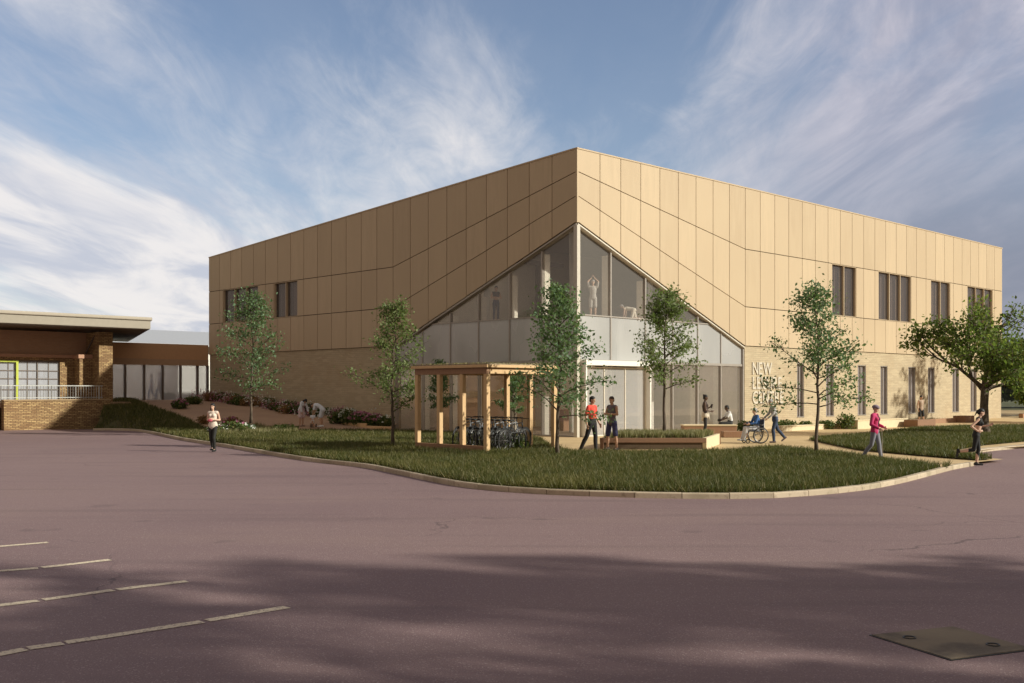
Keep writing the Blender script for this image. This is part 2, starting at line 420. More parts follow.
def sheet(name, poly, mat, z, step=1.5, kind='structure', hills=True, **kw):
    """flat polygon of the ground, cut into cells and lifted onto the terrain"""
    bm = bmesh.new(); vs = [bm.verts.new((p[0], p[1], 0)) for p in poly]
    f = bm.faces.new(vs); f.normal_update()
    if f.normal.z < 0: bmesh.ops.reverse_faces(bm, faces=[f])
    bmesh.ops.triangulate(bm, faces=bm.faces[:])
    if step:
        xs = [p[0] for p in poly]; ys = [p[1] for p in poly]
        x = math.floor(min(xs)/step)*step+step
        while x < max(xs):
            bmesh.ops.bisect_plane(bm, geom=bm.verts[:]+bm.edges[:]+bm.faces[:], plane_co=(x, 0, 0), plane_no=(1, 0, 0)); x += step
        y = math.floor(min(ys)/step)*step+step
        while y < max(ys):
            bmesh.ops.bisect_plane(bm, geom=bm.verts[:]+bm.edges[:]+bm.faces[:], plane_co=(0, y, 0), plane_no=(0, 1, 0)); y += step
    for v in bm.verts: v.co.z = z + (hh(v.co.x, v.co.y) if hills else 0)
    me = bpy.data.meshes.new(name); bm.to_mesh(me); bm.free()
    return top(name, me, mat, kind=kind, **kw)
def smoothline(pts, n=6):
    out = []
    for i in range(len(pts)-1):
        p0 = pts[max(i-1, 0)]; p1 = pts[i]; p2 = pts[i+1]; p3 = pts[min(i+2, len(pts)-1)]
        for k in range(n):
            t = k/n
            out.append(tuple(.5*((2*p1[j])+(-p0[j]+p2[j])*t+(2*p0[j]-5*p1[j]+4*p2[j]-p3[j])*t*t+(-p0[j]+3*p1[j]-3*p2[j]+p3[j])*t**3) for j in (0, 1)))
    out.append(tuple(pts[-1])); return out
def inpoly(P, poly):
    x, y = P[:, 0], P[:, 1]; ins = np.zeros(len(P), bool); n = len(poly)
    for i in range(n):
        x0, y0 = poly[i]; x1, y1 = poly[(i+1) % n]
        c = ((y0 > y) != (y1 > y)) & (x < (x1-x0)*(y-y0)/((y1-y0)+1e-12)+x0); ins ^= c
    return ins
def hhv(P): return np.array([hh(a, b) for a, b in P])
# ------------------------------------------------------------------ SKY
w = bpy.data.worlds.new('World'); sc.world = w; w.use_nodes = True
t = NT(w.node_tree); bg = t.n['Background']
sky = t.new('ShaderNodeTexSky'); sky.sky_type = 'NISHITA'; sky.sun_disc = False
sky.sun_elevation = SUN_EL; sky.sun_rotation = R(90)-SAZ; sky.air_density = 1.0; sky.dust_density = .6; sky.ozone_density = 1.6; sky.altitude = 200
tc = t.new('ShaderNodeTexCoord'); g = tc.outputs['Generated']
sp = t.new('ShaderNodeSeparateXYZ'); t.l.new(g, sp.inputs[0])
dx, dy, dz = sp.outputs
den = t.math('ADD', t.math('MAXIMUM', dz, 0.), .10)
ux = t.math('DIVIDE', dx, den); uy = t.math('DIVIDE', dy, den)
ang = R(-4)
rx = t.math('SUBTRACT', t.math('MULTIPLY', ux, math.cos(ang)), t.math('MULTIPLY', uy, -math.sin(ang)))
ry = t.math('ADD', t.math('MULTIPLY', ux, -math.sin(ang)), t.math('MULTIPLY', uy, math.cos(ang)))
cb = t.new('ShaderNodeCombineXYZ'); t.put(cb.inputs[0], rx); t.put(cb.inputs[1], t.math('MULTIPLY', ry, .30)); cb.inputs[2].default_value = 3.7
n1 = t.noise(cb.outputs[0], 1.1, 9, .58, .5)
cb2 = t.new('ShaderNodeCombineXYZ'); t.put(cb2.inputs[0], rx); t.put(cb2.inputs[1], t.math('MULTIPLY', ry, .6)); cb2.inputs[2].default_value = 9.3
n2 = t.noise(cb2.outputs[0], .55, 3, .5, .3)
n3 = t.noise(cb.outputs[0], 5.5, 7, .65, .9)
# azimuth (tan) across the view and the height in it
az = t.math('DIVIDE', dx, t.math('MAXIMUM', dy, .05)); el = t.math('DIVIDE', dz, t.math('MAXIMUM', dy, .05))
left = t.mapr(t.math('ADD', az, t.math('MULTIPLY', el, 1.0)), .16, -.34)       # denser bank low on the left
right = t.mapr(t.math('SUBTRACT', az, t.math('MULTIPLY', el, .1)), .05, .32)
cov = t.math('ADD', t.math('MULTIPLY', n1, .62), t.math('MULTIPLY', n2, .38))
cov = t.math('ADD', cov, t.math('MULTIPLY', t.math('SUBTRACT', n3, .5), .22))
cov = t.math('ADD', cov, t.math('ADD', t.math('MULTIPLY', left, .20), t.math('MULTIPLY', right, .11)))
cf = t.mapr(cov, .45, .72, .05, .93)
cvar = t.noise(cb.outputs[0], 2.3, 6, .6, .8)
ccol = t.mix(right, t.mix(t.mapr(cvar, .36, .62), (4.5, 4.7, 5.4), (7.0, 6.7, 6.6)), t.mix(t.mapr(cvar, .38, .62), (3.1, 3.15, 3.9), (5.2, 4.9, 5.4)))
lowr = t.math('MULTIPLY', t.mapr(az, .1, .42), t.mapr(el, .34, .10))
skyc = t.mix(t.math('MULTIPLY', lowr, .9), t.mix(1., sky.outputs[0], (1.0, .93, .93), 'MULTIPLY'), (1.9, 2.05, 2.7))
fin = t.mix(t.math('MULTIPLY', cf, t.math('SUBTRACT', 1., t.math('MULTIPLY', lowr, .8))), skyc, ccol)
hl_n = t.math('SQRT', t.math('ADD', t.math('MULTIPLY', dx, dx), t.math('MULTIPLY', dy, dy)))
fwd_ = t.math('DIVIDE', dy, t.math('MAXIMUM', hl_n, .001))
backm = t.mapr(fwd_, .80, .45)
nb_ = t.noise(g, 2.2, 4, .5)
bcol = t.mix(t.mapr(nb_, .35, .7), (2.4, 2.1, 2.0), (4.0, 3.3, 2.7))  # unseen sky behind the view, warmed as fill for shaded faces
fin = t.mix(backm, fin, bcol)
t.l.new(fin, bg.inputs[0]); bg.inputs[1].default_value = .10
# ------------------------------------------------------------------ GROUND
g0 = MB().add([(-3000, -400, -.03), (3000, -400, -.03), (3000, 4000, -.03), (-3000, 4000, -.03)], [(0, 1, 2, 3)])
top('ground', g0, FIELD, kind='structure')
g1 = MB().add([(-90, -60, 0), (90, -60, 0), (90, 57.5, 0), (-90, 57.5, 0)], [(0, 1, 2, 3)])
top('car_park', g1, TARMAC, kind='structure')
kerb1 = smoothline([gp(*p) for p in [(93, 430.5), (118, 430.5), (143, 432.2), (183, 440.5), (226, 447.3), (299, 460), (362, 467.5), (400, 475), (454, 486), (491, 490.5), (528, 493.5),
         (573, 495.7), (640, 497.9), (700, 498.8), (760, 498.7), (809, 495.9), (851, 492.0), (879, 487.9), (906, 482.2), (934, 474.8), (955, 469.3), (975, 465.8)]], 5)
back1 = [(948, 468.6), (930, 466.8), (895, 463), (851, 456.6), (818, 453.4), (790, 450), (776, 448.8), (760, 449.6), (735, 452.2), (700, 453.6), (640, 454.2), (600, 454.4), (572, 454), (556, 450), (548, 446), (540, 440.5), (520, 437.5), (480, 434.8), (420, 433), (380, 431.8), (330, 431.6), (300, 432), (262, 431), (226, 430.8), (205, 428.5), (188, 425), (150, 418.5), (120, 414), (112, 416)]
nb = [gph(*p) for p in back1]
def cut(line, upto):   # kerb up to the point nearest to a place
    d = [math.hypot(p[0]-upto[0], p[1]-upto[1]) for p in line]; return line[:d.index(min(d))+1]
def inset(line, d):
    out = []
    for i, p in enumerate(line):
        a = line[max(i-1, 0)]; b = line[min(i+1, len(line)-1)]; dx_, dy_ = b[0]-a[0], b[1]-a[1]; L = math.hypot(dx_, dy_)
        out.append((p[0]-dy_/L*d, p[1]+dx_/L*d))
    return out
kin = inset(kerb1, .15)
lawn1 = cut(kin, gp(950, 469.0)) + nb
lawn1 = [p for i, p in enumerate(lawn1) if i == 0 or math.hypot(p[0]-lawn1[i-1][0], p[1]-lawn1[i-1][1]) > .02]
sheet('lawn_earth', lawn1, SOIL, .10)
lawn2 = [gp(*p) for p in [(809, 442), (835, 448), (859, 452.9), (917, 458.4), (950, 461.2), (978, 463.4), (992, 462.4), (975, 459.4), (952, 457.2), (946, 455.2), (957, 452.6), (985, 447.6), (1024, 443.8), (1100, 440), (1200, 437), (1200, 428), (1100, 427.5), (1024, 428), (967, 429), (917, 431), (870, 437)]]
sheet('verge_earth', lawn2, SOIL, .11, hills=False)
# plaza under everything round the hall
plaza = [gp(*p) for p in [(1003, 461.8), (960, 458), (975, 453.5), (1000, 450.2), (1060, 446), (1250, 440)]] + [(75, 60), (75, 110), (10, 110)] + [fw(.5, 12.6), fw(-3.2, 12.6), (gph(392, 433))]
pl = cut(kin, gp(975, 465.8))
plz = [gp(548, 470)] + [gp(600, 480), gp(760, 485)] + [p for p in kin if p[0] > gp(800, 496)[0] and p[1] < 29.6 and p[1] > 20] + plaza[0:]
plz = plz + [gp(420, 440)]
sheet('plaza', plz, PAVE, .075, step=0, hills=False)
path = [gp(385, 436), gp(420, 437), fw(-1.6, 11.4), fw(.4, 12.9), fw(.4, 33), fw(-14, 33), fw(-14, 28.4), fw(-8.3, 28.4)] + [gph(106, 417)] + [gph(118, 418), gph(188, 429), gph(226, 435), gph(300, 436), gph(340, 436)]
sheet('footpath', path, PATHB, .085, step=1.0)
# kerbs
def kerbmesh(line, w_=.13, h_=.11, stone=.915, gap=.014):
    m = MB(); L = [0.]
    for a, b in zip(line[:-1], line[1:]): L.append(L[-1]+math.hypot(b[0]-a[0], b[1]-a[1]))
    def P(d):
        d = min(max(d, 0), L[-1]); i = 0
        while i < len(L)-2 and L[i+1] < d: i += 1
        t_ = (d-L[i])/max(L[i+1]-L[i], 1e-6); a, b = line[i], line[i+1]; q = math.hypot(b[0]-a[0], b[1]-a[1]); return (a[0]+(b[0]-a[0])*t_, a[1]+(b[1]-a[1])*t_), (-(b[1]-a[1])/q, (b[0]-a[0])/q)
    d = 0
    while d < L[-1]-.1:
        e = min(d+stone-gap, L[-1]); dz_ = random.uniform(-.004, .004); vs = []
        for q in (d, e):
            (x, y), (nx, ny) = P(q); z0 = hh(x, y)+dz_; 
            for f_, z_ in ((0, -.03), (0, h_-.02), (.12, h_), (1, h_), (1, -.03)): vs.append((x+nx*w_*f_, y+ny*w_*f_, z0+z_))
        m.add(vs, [(0, 5, 6, 1), (1, 6, 7, 2), (2, 7, 8, 3), (3, 8, 9, 4), (0, 1, 2, 3, 4), (9, 8, 7, 6, 5)]); d += stone
    return m
def m_kerb(t, b, o):
    r = island(t); n = t.noise(o, 9, 5, .7); n2 = t.noise(o, 1.1, 3)
    c = t.mix(r, (.40, .32, .225), (.55, .455, .33)); c = t.mix(t.mapr(n, .5, .75), c, (.30, .235, .165)); c = t.mix(t.math('MULTIPLY', t.mapr(n2, .5, .7), .5), c, (.22, .19, .11))
    t.put(b.inputs['Base Color'], c); bump(t, b, n, .3, .01)
KERB = M('kerb_concrete', rough=.9, build=m_kerb)
top('kerb', kerbmesh(kerb1), KERB, kind='structure')
bay = smoothline([gp(*p) for p in [(958, 458.6), (964, 455.2), (980, 452.6), (1003, 450), (1060, 446), (1250, 440)]], 4)
top('kerb', kerbmesh(bay, .3, .10), KERB, kind='structure')
# bay markings
mk = MB()
def mark(a, b, w_=.13):
    A = gp(*a, .0); B = gp(*b, .0); dx_, dy_ = B[0]-A[0], B[1]-A[1]; L = math.hypot(dx_, dy_); nx, ny = -dy_/L*w_/2, dx_/L*w_/2
    n = max(2, int(L/.25)); pts = []
    for i in range(n+1):
        t_ = i/n; j = .012*mnoise.noise(Vector((A[0]+i*.7, 3, 0))); k = .012*mnoise.noise(Vector((A[0]+i*.9, 8, 0)))
        pts.append(((A[0]+dx_*t_+nx*(1+j*20), A[1]+dy_*t_+ny*(1+j*20), .005), (A[0]+dx_*t_-nx*(1+k*20), A[1]+dy_*t_-ny*(1+k*20), .005)))
    for i in range(n): mk.add([pts[i][1], pts[i+1][1], pts[i+1][0], pts[i][0]], [(0, 1, 2, 3)])
for a, b in [((-60, 551.6), (48, 542.6)), ((-60, 575.5), (38, 568.4)), ((42, 567.8), (110, 560)), ((-80, 615.5), (38, 601)), ((43, 600), (113, 590.4)), ((117, 589.8), (187, 581.5)),
             ((-60, 667), (25, 649.5)), ((28, 648.7), (63, 643.6)), ((66, 643), (202, 622)), ((207, 620.8), (287, 607.3))]: mark(a, b)
def m_mark(t, b, o):
    n = t.noise(o, 25, 5, .75)
    t.put(b.inputs['Base Color'], t.mix(t.mapr(n, .5, .62), (.70, .60, .44), (.28, .20, .18)))
top('bay_lines', mk, M('worn_road_paint', rough=.8, build=m_mark), kind='structure')
# concrete cover in the tarmac
cvp = [gp(869, 635.5), gp(953, 627), gp(1036, 650), gp(951, 661)]
ctr = (sum(p[0] for p in cvp)/4, sum(p[1] for p in cvp)/4)
cv = thing('drain_cover', 'brown concrete drain cover with a dark stain set in the tarmac', 'drain cover', (*ctr, 0), auth='world')
def shrink(poly, f): return [(ctr[0]+(p[0]-ctr[0])*f, ctr[1]+(p[1]-ctr[1])*f) for p in poly]
def m_cover(t, b, o):
    n = t.noise(o, 1.2, 4, .6); n2 = t.noise(o, 30, 3, .7)
    c = t.mix(t.mapr(n, .48, .62), (.20, .158, .105), (.07, .055, .043)); c = t.mix(t.math('MULTIPLY', n2, .45), c, (.26, .205, .135))
    t.put(b.inputs['Base Color'], c); bump(t, b, n2, .4, .01)
obj('frame', MB().prism(cvp[::-1], .0, .006), BLACKM, cv)
obj('slab', MB().prism(shrink(cvp, .965)[::-1], .004, .011), M('stained_concrete', rough=.9, build=m_cover), cv)
hp = shrink(cvp, .5)
for a in hp[::2]: obj('lifting_ring', MB().torus((a[0], a[1], .012), (0, 0, 1), .05, .008, 16, 5), BLACKM, cv)

# ------------------------------------------------------------------ grass
def blades(poly, dens, hmin, hmax, wd, z, hills=True, dfar=None):
    xs = [p[0] for p in poly]; ys = [p[1] for p in poly]
    A = (max(xs)-min(xs))*(max(ys)-min(ys)); N = int(A*dens)
    P = np.column_stack([rng.uniform(min(xs), max(xs), N), rng.uniform(min(ys), max(ys), N)])
    P = P[inpoly(P, poly)]
    if dfar is not None:
        keep = rng.random(len(P)) < np.clip(dfar/np.maximum(P[:, 1], 1), .15, 1)**1.5; P = P[keep]
    P = P[np.abs(P[:, 0]) < P[:, 1]*.62+4]
    n = len(P)
    cl = np.array([mnoise.noise(Vector((a*.9, b*.9, 0)))*.5 + mnoise.noise(Vector((a*3.1, b*3.1, 4)))*.5 for a, b in P])
    H = (hmin+(hmax-hmin)*rng.random(n))*(1+.45*cl)
    Z = z + (hhv(P) if hills else 0)
    an = rng.uniform(0, 2*np.pi, n); lean = rng.normal(0, .45, (n, 2))*H[:, None]
    w_ = wd*(.6+.8*rng.random(n))*(1 if dfar is None else np.clip(P[:, 1]/dfar, 1, 2))
    bx = np.cos(an)*w_/2; by = np.sin(an)*w_/2
    V = np.empty((n, 3, 3)); Zc = Z if hills else np.full(n, z)
    V[:, 0] = np.column_stack([P[:, 0]-bx, P[:, 1]-by, Zc]); V[:, 1] = np.column_stack([P[:, 0]+bx, P[:, 1]+by, Zc])
    V[:, 2] = np.column_stack([P[:, 0]+lean[:, 0], P[:, 1]+lean[:, 1], Zc+H])
    return V.reshape(-1, 3), np.arange(3*n).reshape(-1, 3)
def grassobj(name, poly, dens, h0, h1, wd, z, label, mat=GRASS, hills=True, dfar=None):
    V, T = blades(poly, dens, h0, h1, wd, z, hills, dfar); o = fast_mesh(name, V, T, mat); o['kind'] = 'stuff'; o['label'] = label; o['category'] = 'grass'; return o
grassobj('grass', lawn1, 1200, .07, .23, .020, .09, 'long green lawn grass between the kerb and the plaza', dfar=24)
grassobj('grass', lawn2, 750, .10, .22, .026, .10, 'green grass verge in front of the slot windows and big tree', hills=False, dfar=30)

# ------------------------------------------------------------------ MAIN HALL
ZT = 12.53; ZL = 10.70; UE = 46.25; VE = 32.2; UF = 12.78; VF = 12.8
Z1, Z2, ZB = 9.39, 6.42, 4.40                        # panel joints right, cladding foot
Z1L, Z2L = 8.50, 6.40
AP = 9.38; ZS0, ZS1 = 3.44, 5.38
hall = thing('sports_hall', 'large two storey hall with gold cladding over buff brick and a glazed gable corner', 'building', (0, 0, 0), auth='frame')
def lin(a, b, t): return a+(b-a)*t
def zr(kind, u):                                     # joint heights along the right face
    if kind == 'top': return ZT
    c = {'l1': 11.55, 'l2': 10.50, 'bot': AP}[kind]; e = {'l1': Z1, 'l2': Z2, 'bot': ZB}[kind]
    return lin(c, e, u/UF) if u < UF else e
def zl(kind, v):
    if kind == 'top': return lin(ZT, ZL, v/VE)
    c = {'l1': 11.55, 'l2': 10.50, 'bot': AP}[kind]; e = {'l1': Z1L, 'l2': Z2L, 'bot': ZB}[kind]
    return lin(c, e, v/VF) if v < VF else e
def clad(side, seams, wins):
    """panels and the dark backing behind them, as one mesh; each panel a raised tray with open joints"""
    z = zr if side == 'r' else zl; pan = MB(); bk = MB(); G = .019
    P = (lambda a, zz, d: (a, -d, zz)) if side == 'r' else (lambda a, zz, d: (-d, a, zz))
    def cell(a, b, k0, k1, g=G):
        q = [(a, z(k0, a)), (b, z(k0, b)), (b, z(k1, b)), (a, z(k1, a))]
        bkq = [P(x, y, .02) for x, y in q]
        qi = [(a+g, z(k0, a+g)+g), (b-g, z(k0, b-g)+g), (b-g, z(k1, b-g)-g), (a+g, z(k1, a+g)-g)]
        if k1 == 'top': qi[2] = (qi[2][0], qi[2][1]+g); qi[3] = (qi[3][0], qi[3][1]+g)
        f = [P(x, y, .075) for x, y in qi]; r = [P(x, y, .022) for x, y in qi]
        e = .006; cx_, cz_ = sum(x for x, _ in qi)/4, sum(y for _, y in qi)/4
        if side == 'l': f = f[::-1]; r = r[::-1]; bkq = bkq[::-1]
        pan.add(f+r, [(0, 1, 2, 3), (0, 4, 5, 1), (1, 5, 6, 2), (2, 6, 7, 3), (3, 7, 4, 0)]); bk.add(bkq, [(0, 1, 2, 3)])
    for a, b in zip(seams[:-1], seams[1:]):
        cell(a, b, 'l1', 'top'); cell(a, b, 'bot', 'l2')
    edges = sorted(set([s for s in seams if not any(w0-.35 < s < w1+.35 for w0, w1, _ in wins)] + [x for w0, w1, _ in wins for x in (w0, w1)]))
    for a, b in zip(edges[:-1], edges[1:]):
        if any(abs(a-w0) < 1e-6 and abs(b-w1) < 1e-6 for w0, w1, _ in wins): continue
        cell(a, b, 'l2', 'l1')
    return pan, bk
sr = [UF*i/9 for i in range(10)] + [UF+(UE-UF)*i/24 for i in range(1, 25)]
sL = [VF*i/9 for i in range(10)] + [VF+(VE-VF)*i/14 for i in range(1, 15)]
winR = [(RU(831), RU(855), 2), (RU(877.5), RU(910), 3), (RU(930), RU(949), 2), (RU(966.5), RU(991.5), 3)]
winL = [(LV(298.5), LV(275), 2), (LV(259), LV(224), 3)]
p_, b_ = clad('r', sr, winR); obj('cladding', p_, CLAD, hall, label='sunlit gold panel cladding'); obj('joint_backing', b_, DARKM, hall)
p_, b_ = clad('l', sL, winL); obj('cladding', p_, CLAD, hall, label='shaded brown looking panel cladding'); obj('joint_backing', b_, DARKM, hall)
# cap along the roof edge
cap = MB(); cap.bar((-.09, -.03, ZT+.03), (UE+.05, -.03, ZT+.03), .14, .06); cap.bar((-.03, .05, ZT+.028), (-.03, VE, ZL+.028), .14, .06)
obj('parapet_cap', cap, CLAD, hall)
obj('corner_trim', MB().box(-.076, .019, -.076, .019, AP-.02, ZT+.02), CLAD, hall)
# upper windows
def upwin(a, b, n, side, z0, z1):
    P = (lambda s_, d0, d1, y0, y1, q0, q1: None)
    fr = MB(); dp = .20
    def bx(s0, s1, d0, d1, q0, q1, m=fr):
        if side == 'r': m.box(s0, s1, d0, d1, q0, q1)
        else: m.box(d0, d1, s0, s1, q0, q1)
    t_ = .035
    bx(a+.003, b-.003, -.06, dp, z1-t_, z1-.004); bx(a+.003, b-.003, -.06, dp, z0+.004, z0+t_)
    bx(a+.003, a+t_, -.055, dp, z0+t_, z1-t_); bx(b-t_, b-.003, -.055, dp, z0+t_, z1-t_)
    for k in range(1, n):
        c = a+(b-a)*k/n; bx(c-.03, c+.03, -.05, dp, z0+t_, z1-t_)
    f = obj('window', fr, CLAD, hall)
    pm = MB(); bl = MB(); ifr = MB()
    for k in range(n):
        x0 = a+(b-a)*k/n+.062; x1 = a+(b-a)*(k+1)/n-.062
        bx(x0, x1, dp-.10, dp-.09, z0+t_, z1-t_, pm)
        bx(x0, x0+.05, dp-.13, dp-.07, z0+t_, z1-t_, ifr); bx(x1-.05, x1, dp-.13, dp-.07, z0+t_, z1-t_, ifr); 
        bx(x0+.05, x1-.05, dp-.13, dp-.07, z1-t_-.05, z1-t_, ifr); bx(x0+.05, x1-.05, dp-.13, dp-.07, z0+t_, z0+t_+.05, ifr)
        nn = 12                                    # pleated blind
        for i in range(nn):
            q0 = x0+(x1-x0)*i/nn; q1 = x0+(x1-x0)*(i+1)/nn; d = dp+.12+(.05 if i % 2 else 0)
            bx(q0, q1, d, d+.02, z0, z1, bl)
    obj('pane', pm, GLASSD, f); obj('sash_frame', ifr, DKFRAME, f); obj('blind', bl, BLIND, f)
for a, b, n in winR: upwin(a, b, n, 'r', Z2, Z1)
for a, b, n in winL: upwin(a, b, n, 'l', Z2L, Z1L)
# brick ground storey
slots = [(RU(a), RU(b)) for a, b in [(797, 804), (826, 834), (857.7, 866), (880.5, 887.5), (908.4, 915.5), (928, 934.6), (952.4, 959), (970.5, 976.7)]]
SZ0, SZ1 = .66, 3.62
bw = MB(); us = [UF+.05]+[x for s_ in slots for x in s_]+[UE]
for i, (a, b) in enumerate(zip(us[:-1], us[1:])):
    if i % 2 == 0: bw.add([(a, 0, -.1), (b, 0, -.1), (b, 0, ZB), (a, 0, ZB)], [(0, 1, 2, 3)])
    else:
        bw.add([(a, 0, -.1), (b, 0, -.1), (b, 0, SZ0), (a, 0, SZ0)], [(0, 1, 2, 3)]); bw.add([(a, 0, SZ1), (b, 0, SZ1), (b, 0, ZB), (a, 0, ZB)], [(0, 1, 2, 3)])
        bw.add([(a, 0, SZ0), (a, .2, SZ0), (a, .2, SZ1), (a, 0, SZ1)], [(3, 2, 1, 0)]); bw.add([(b, 0, SZ0), (b, .2, SZ0), (b, .2, SZ1), (b, 0, SZ1)], [(0, 1, 2, 3)])
        bw.add([(a, 0, SZ1), (b, 0, SZ1), (b, .42, SZ1), (a, .42, SZ1)], [(0, 1, 2, 3)])
bw.box(UF+.05, UF+.30, .001, .45, -.1, ZB)          # return beside the glazing
obj('brick_wall', bw, BRICK, hall)
for a, b in slots:
    f = MB(); f.box(a, b, -.03, .42, SZ0-.05, SZ0+.0)
    f.box(a+.003, a+.05, .02, .34, SZ0, SZ1); f.box(b-.04, b-.003, .02, .34, SZ0, SZ1); f.box(a+.05, b-.04, .02, .34, SZ1-.05, SZ1-.003)
    m_ = (a*.45+b*.55); f.box(m_-.02, m_+.02, .10, .34, SZ0, SZ1-.05)
    fo = obj('window', f, FRAMEM, hall)
    obj('pane', MB().box(a+.05, b-.05, .16, .17, SZ0, SZ1-.05), GLASSL, fo)
    obj('blind', MB().box(a+.05, b-.05, .26, .27, SZ0, SZ1-.05), BLIND, fo)
lw = MB(); lw.add([(0, VF, -.2), (0, VE, -.2), (0, VE, ZB), (0, VF, ZB)], [(3, 2, 1, 0)]); lw.box(.001, .45, VF, VF+.3, -.2, ZB)
obj('brick_wall', lw, BRICK, hall)
ends = MB(); ends.add([(UE, 0, -.1), (UE, VE, -.1), (UE, VE, ZL), (UE, 0, ZT)], [(0, 1, 2, 3)]); ends.add([(UE, VE, -.1), (0, VE, -.1), (0, VE, ZL), (UE, VE, ZL)], [(0, 1, 2, 3)])
obj('rear_wall', ends, CLAD, hall)
obj('roof', MB().slab([(.0, .0, ZT-.12), (UE, .0, ZT-.12), (UE, VE, ZL-.12), (.0, VE, ZL-.12)], (0, 0, -.35)), ROOFG, hall)
# glazed gable
def zd(s_): return AP-(AP-ZB)*s_/UF
mR = [.0]+[RU(x) for x in (612.3, 647, 674.3, 699.3, 722.4)]+[UF]
mL = [.0]+[LV(x) for x in (540.3, 508, 477, 448.8, 421)]+[VF]
def topz(s_, cap_): return min(cap_, zd(s_)-.16)
def band(a, b, z0, zc):                             # polygon (s,z) of a bay between z0 and min(zc, slope)
    pts = [(a, z0), (b, z0), (b, max(z0, topz(b, zc)))]
    if zd(a)-.16 > zc > zd(b)-.16:
        s_ = (AP-.16-zc)/(AP-ZB)*UF; pts.append((s_, zc))
    pts.append((a, max(z0, topz(a, zc))))
    if abs(pts[2][1]-z0) < 1e-6: pts.pop(2)
    return pts
def panes(side, ms, zlo, zc, d, th, m, skip=()):
    for i, (a, b) in enumerate(zip(ms[:-1], ms[1:])):
        if i in skip: continue
        a2, b2 = a+.035, b-.035
        if i == 0: a2 = .20
        if zlo > zd(a2)-.2: continue
        if zlo >= ZS1 and topz(b2, 99) < zlo: b2 = (AP-.16-zlo)/(AP-ZB)*UF
        q = band(a2, b2, zlo, zc)
        pts = [(x, d, y) if side == 'r' else (d, x, y) for x, y in q]
        if side == 'l': pts = pts[::-1]
        m.slab(pts, (0, th, 0) if side == 'r' else (th, 0, 0))
GD = .16
for side, ms in (('r', mR), ('l', mL)):
    v_ = MB(); panes(side, ms, ZS1+.05, 99, GD, .012, v_); obj('upper_glazing', v_, GLASS, hall)
    s_ = MB(); panes(side, ms, ZS0+.02, ZS1-.0, GD-.05, .06, s_); obj('spandrel_panels', s_, SPAN, hall)
    g_ = MB(); panes(side, ms, .12, ZS0-.10, GD, .012, g_, skip=(0, 1) if side == 'r' else ()); obj('ground_glazing', g_, GLASS, hall)
    fr = MB()
    def B(m, s0, s1, d0, d1, q0, q1):
        if side == 'r': m.box(s0, s1, d0, d1, q0, q1)
        else: m.box(d0, d1, s0, s1, q0, q1)
    for k, c in enumerate(ms[1:-1]):
        zt = zd(c+.03)-.17
        B(fr, c-.033, c+.033, GD-.09, GD+.06, .08, zt)
        if zt > ZS1+.3: fin = MB(); B(fin, c-.05, c+.05, GD+.07, GD+.42, ZS1+.06, max(ZS1+.1, zt-.12)); obj('fin', fin, INTL, hall)
        fin = MB(); B(fin, c-.05, c+.05, GD+.07, GD+.36, .08, ZS0-.12); obj('fin', fin, INTL, hall)
    L = UF if side == 'r' else VF
    B(fr, .21, L-.06, GD-.10, GD+.07, ZS0-.10, ZS0+.02)
    sE = (AP-.16-ZS1)/(AP-ZB)*UF
    B(fr, .21, sE, GD-.10, GD+.07, ZS1, ZS1+.05)
    B(fr, .21, L-.06, GD-.10, GD+.07, .06, .13)
    B(fr, L-.06, L+.03, GD-.14, GD+.1, .05, ZB-.16)
    obj('mullions', fr, FRAMEM, hall)
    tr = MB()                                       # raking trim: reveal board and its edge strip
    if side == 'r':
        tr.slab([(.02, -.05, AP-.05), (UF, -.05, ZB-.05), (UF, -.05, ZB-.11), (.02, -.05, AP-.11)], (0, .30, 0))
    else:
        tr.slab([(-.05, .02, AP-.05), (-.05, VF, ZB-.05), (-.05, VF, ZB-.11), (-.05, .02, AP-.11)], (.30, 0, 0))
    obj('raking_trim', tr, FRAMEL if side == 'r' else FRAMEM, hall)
obj('corner_post', MB().box(-.05, .16, -.05, .16, .0, AP-.12), M('post_metal', (.54, .49, .41), .45, .1), hall, bevel=.01)
# entrance portal (white) on the sunlit face
po = MB(); pa, pb = .24, mR[2]-.05
po.box(pa, pb, -.32, GD-.02, ZS0-.24, ZS0-.02); po.box(pa, pa+.09, -.30, GD-.02, .08, ZS0-.24); po.box(pb-.09, pb, -.30, GD-.02, .08, ZS0-.24)
pt = obj('entrance_portal', po, WHITE, hall, bevel=.008)
ep = MB(); e0, e1 = pa+.09, pb-.09
for k in range(3):
    x0 = lin(e0, e1, k/3)+.02; x1 = lin(e0, e1, (k+1)/3)-.02; ep.box(x0, x1, .0, .012, .14, ZS0-.34)
obj('entrance_pane', ep, GLASSE, pt)
ef = MB()
for k in range(4): x = lin(e0, e1, k/3); ef.box(x-.025, x+.025, -.03, .04, .08, ZS0-.3)
ef.box(e0, e1, -.028, .038, ZS0-.34, ZS0-.305); ef.box(e0, e1, -.028, .038, .08, .14)
obj('door_frame', ef, FRAMEL, pt)
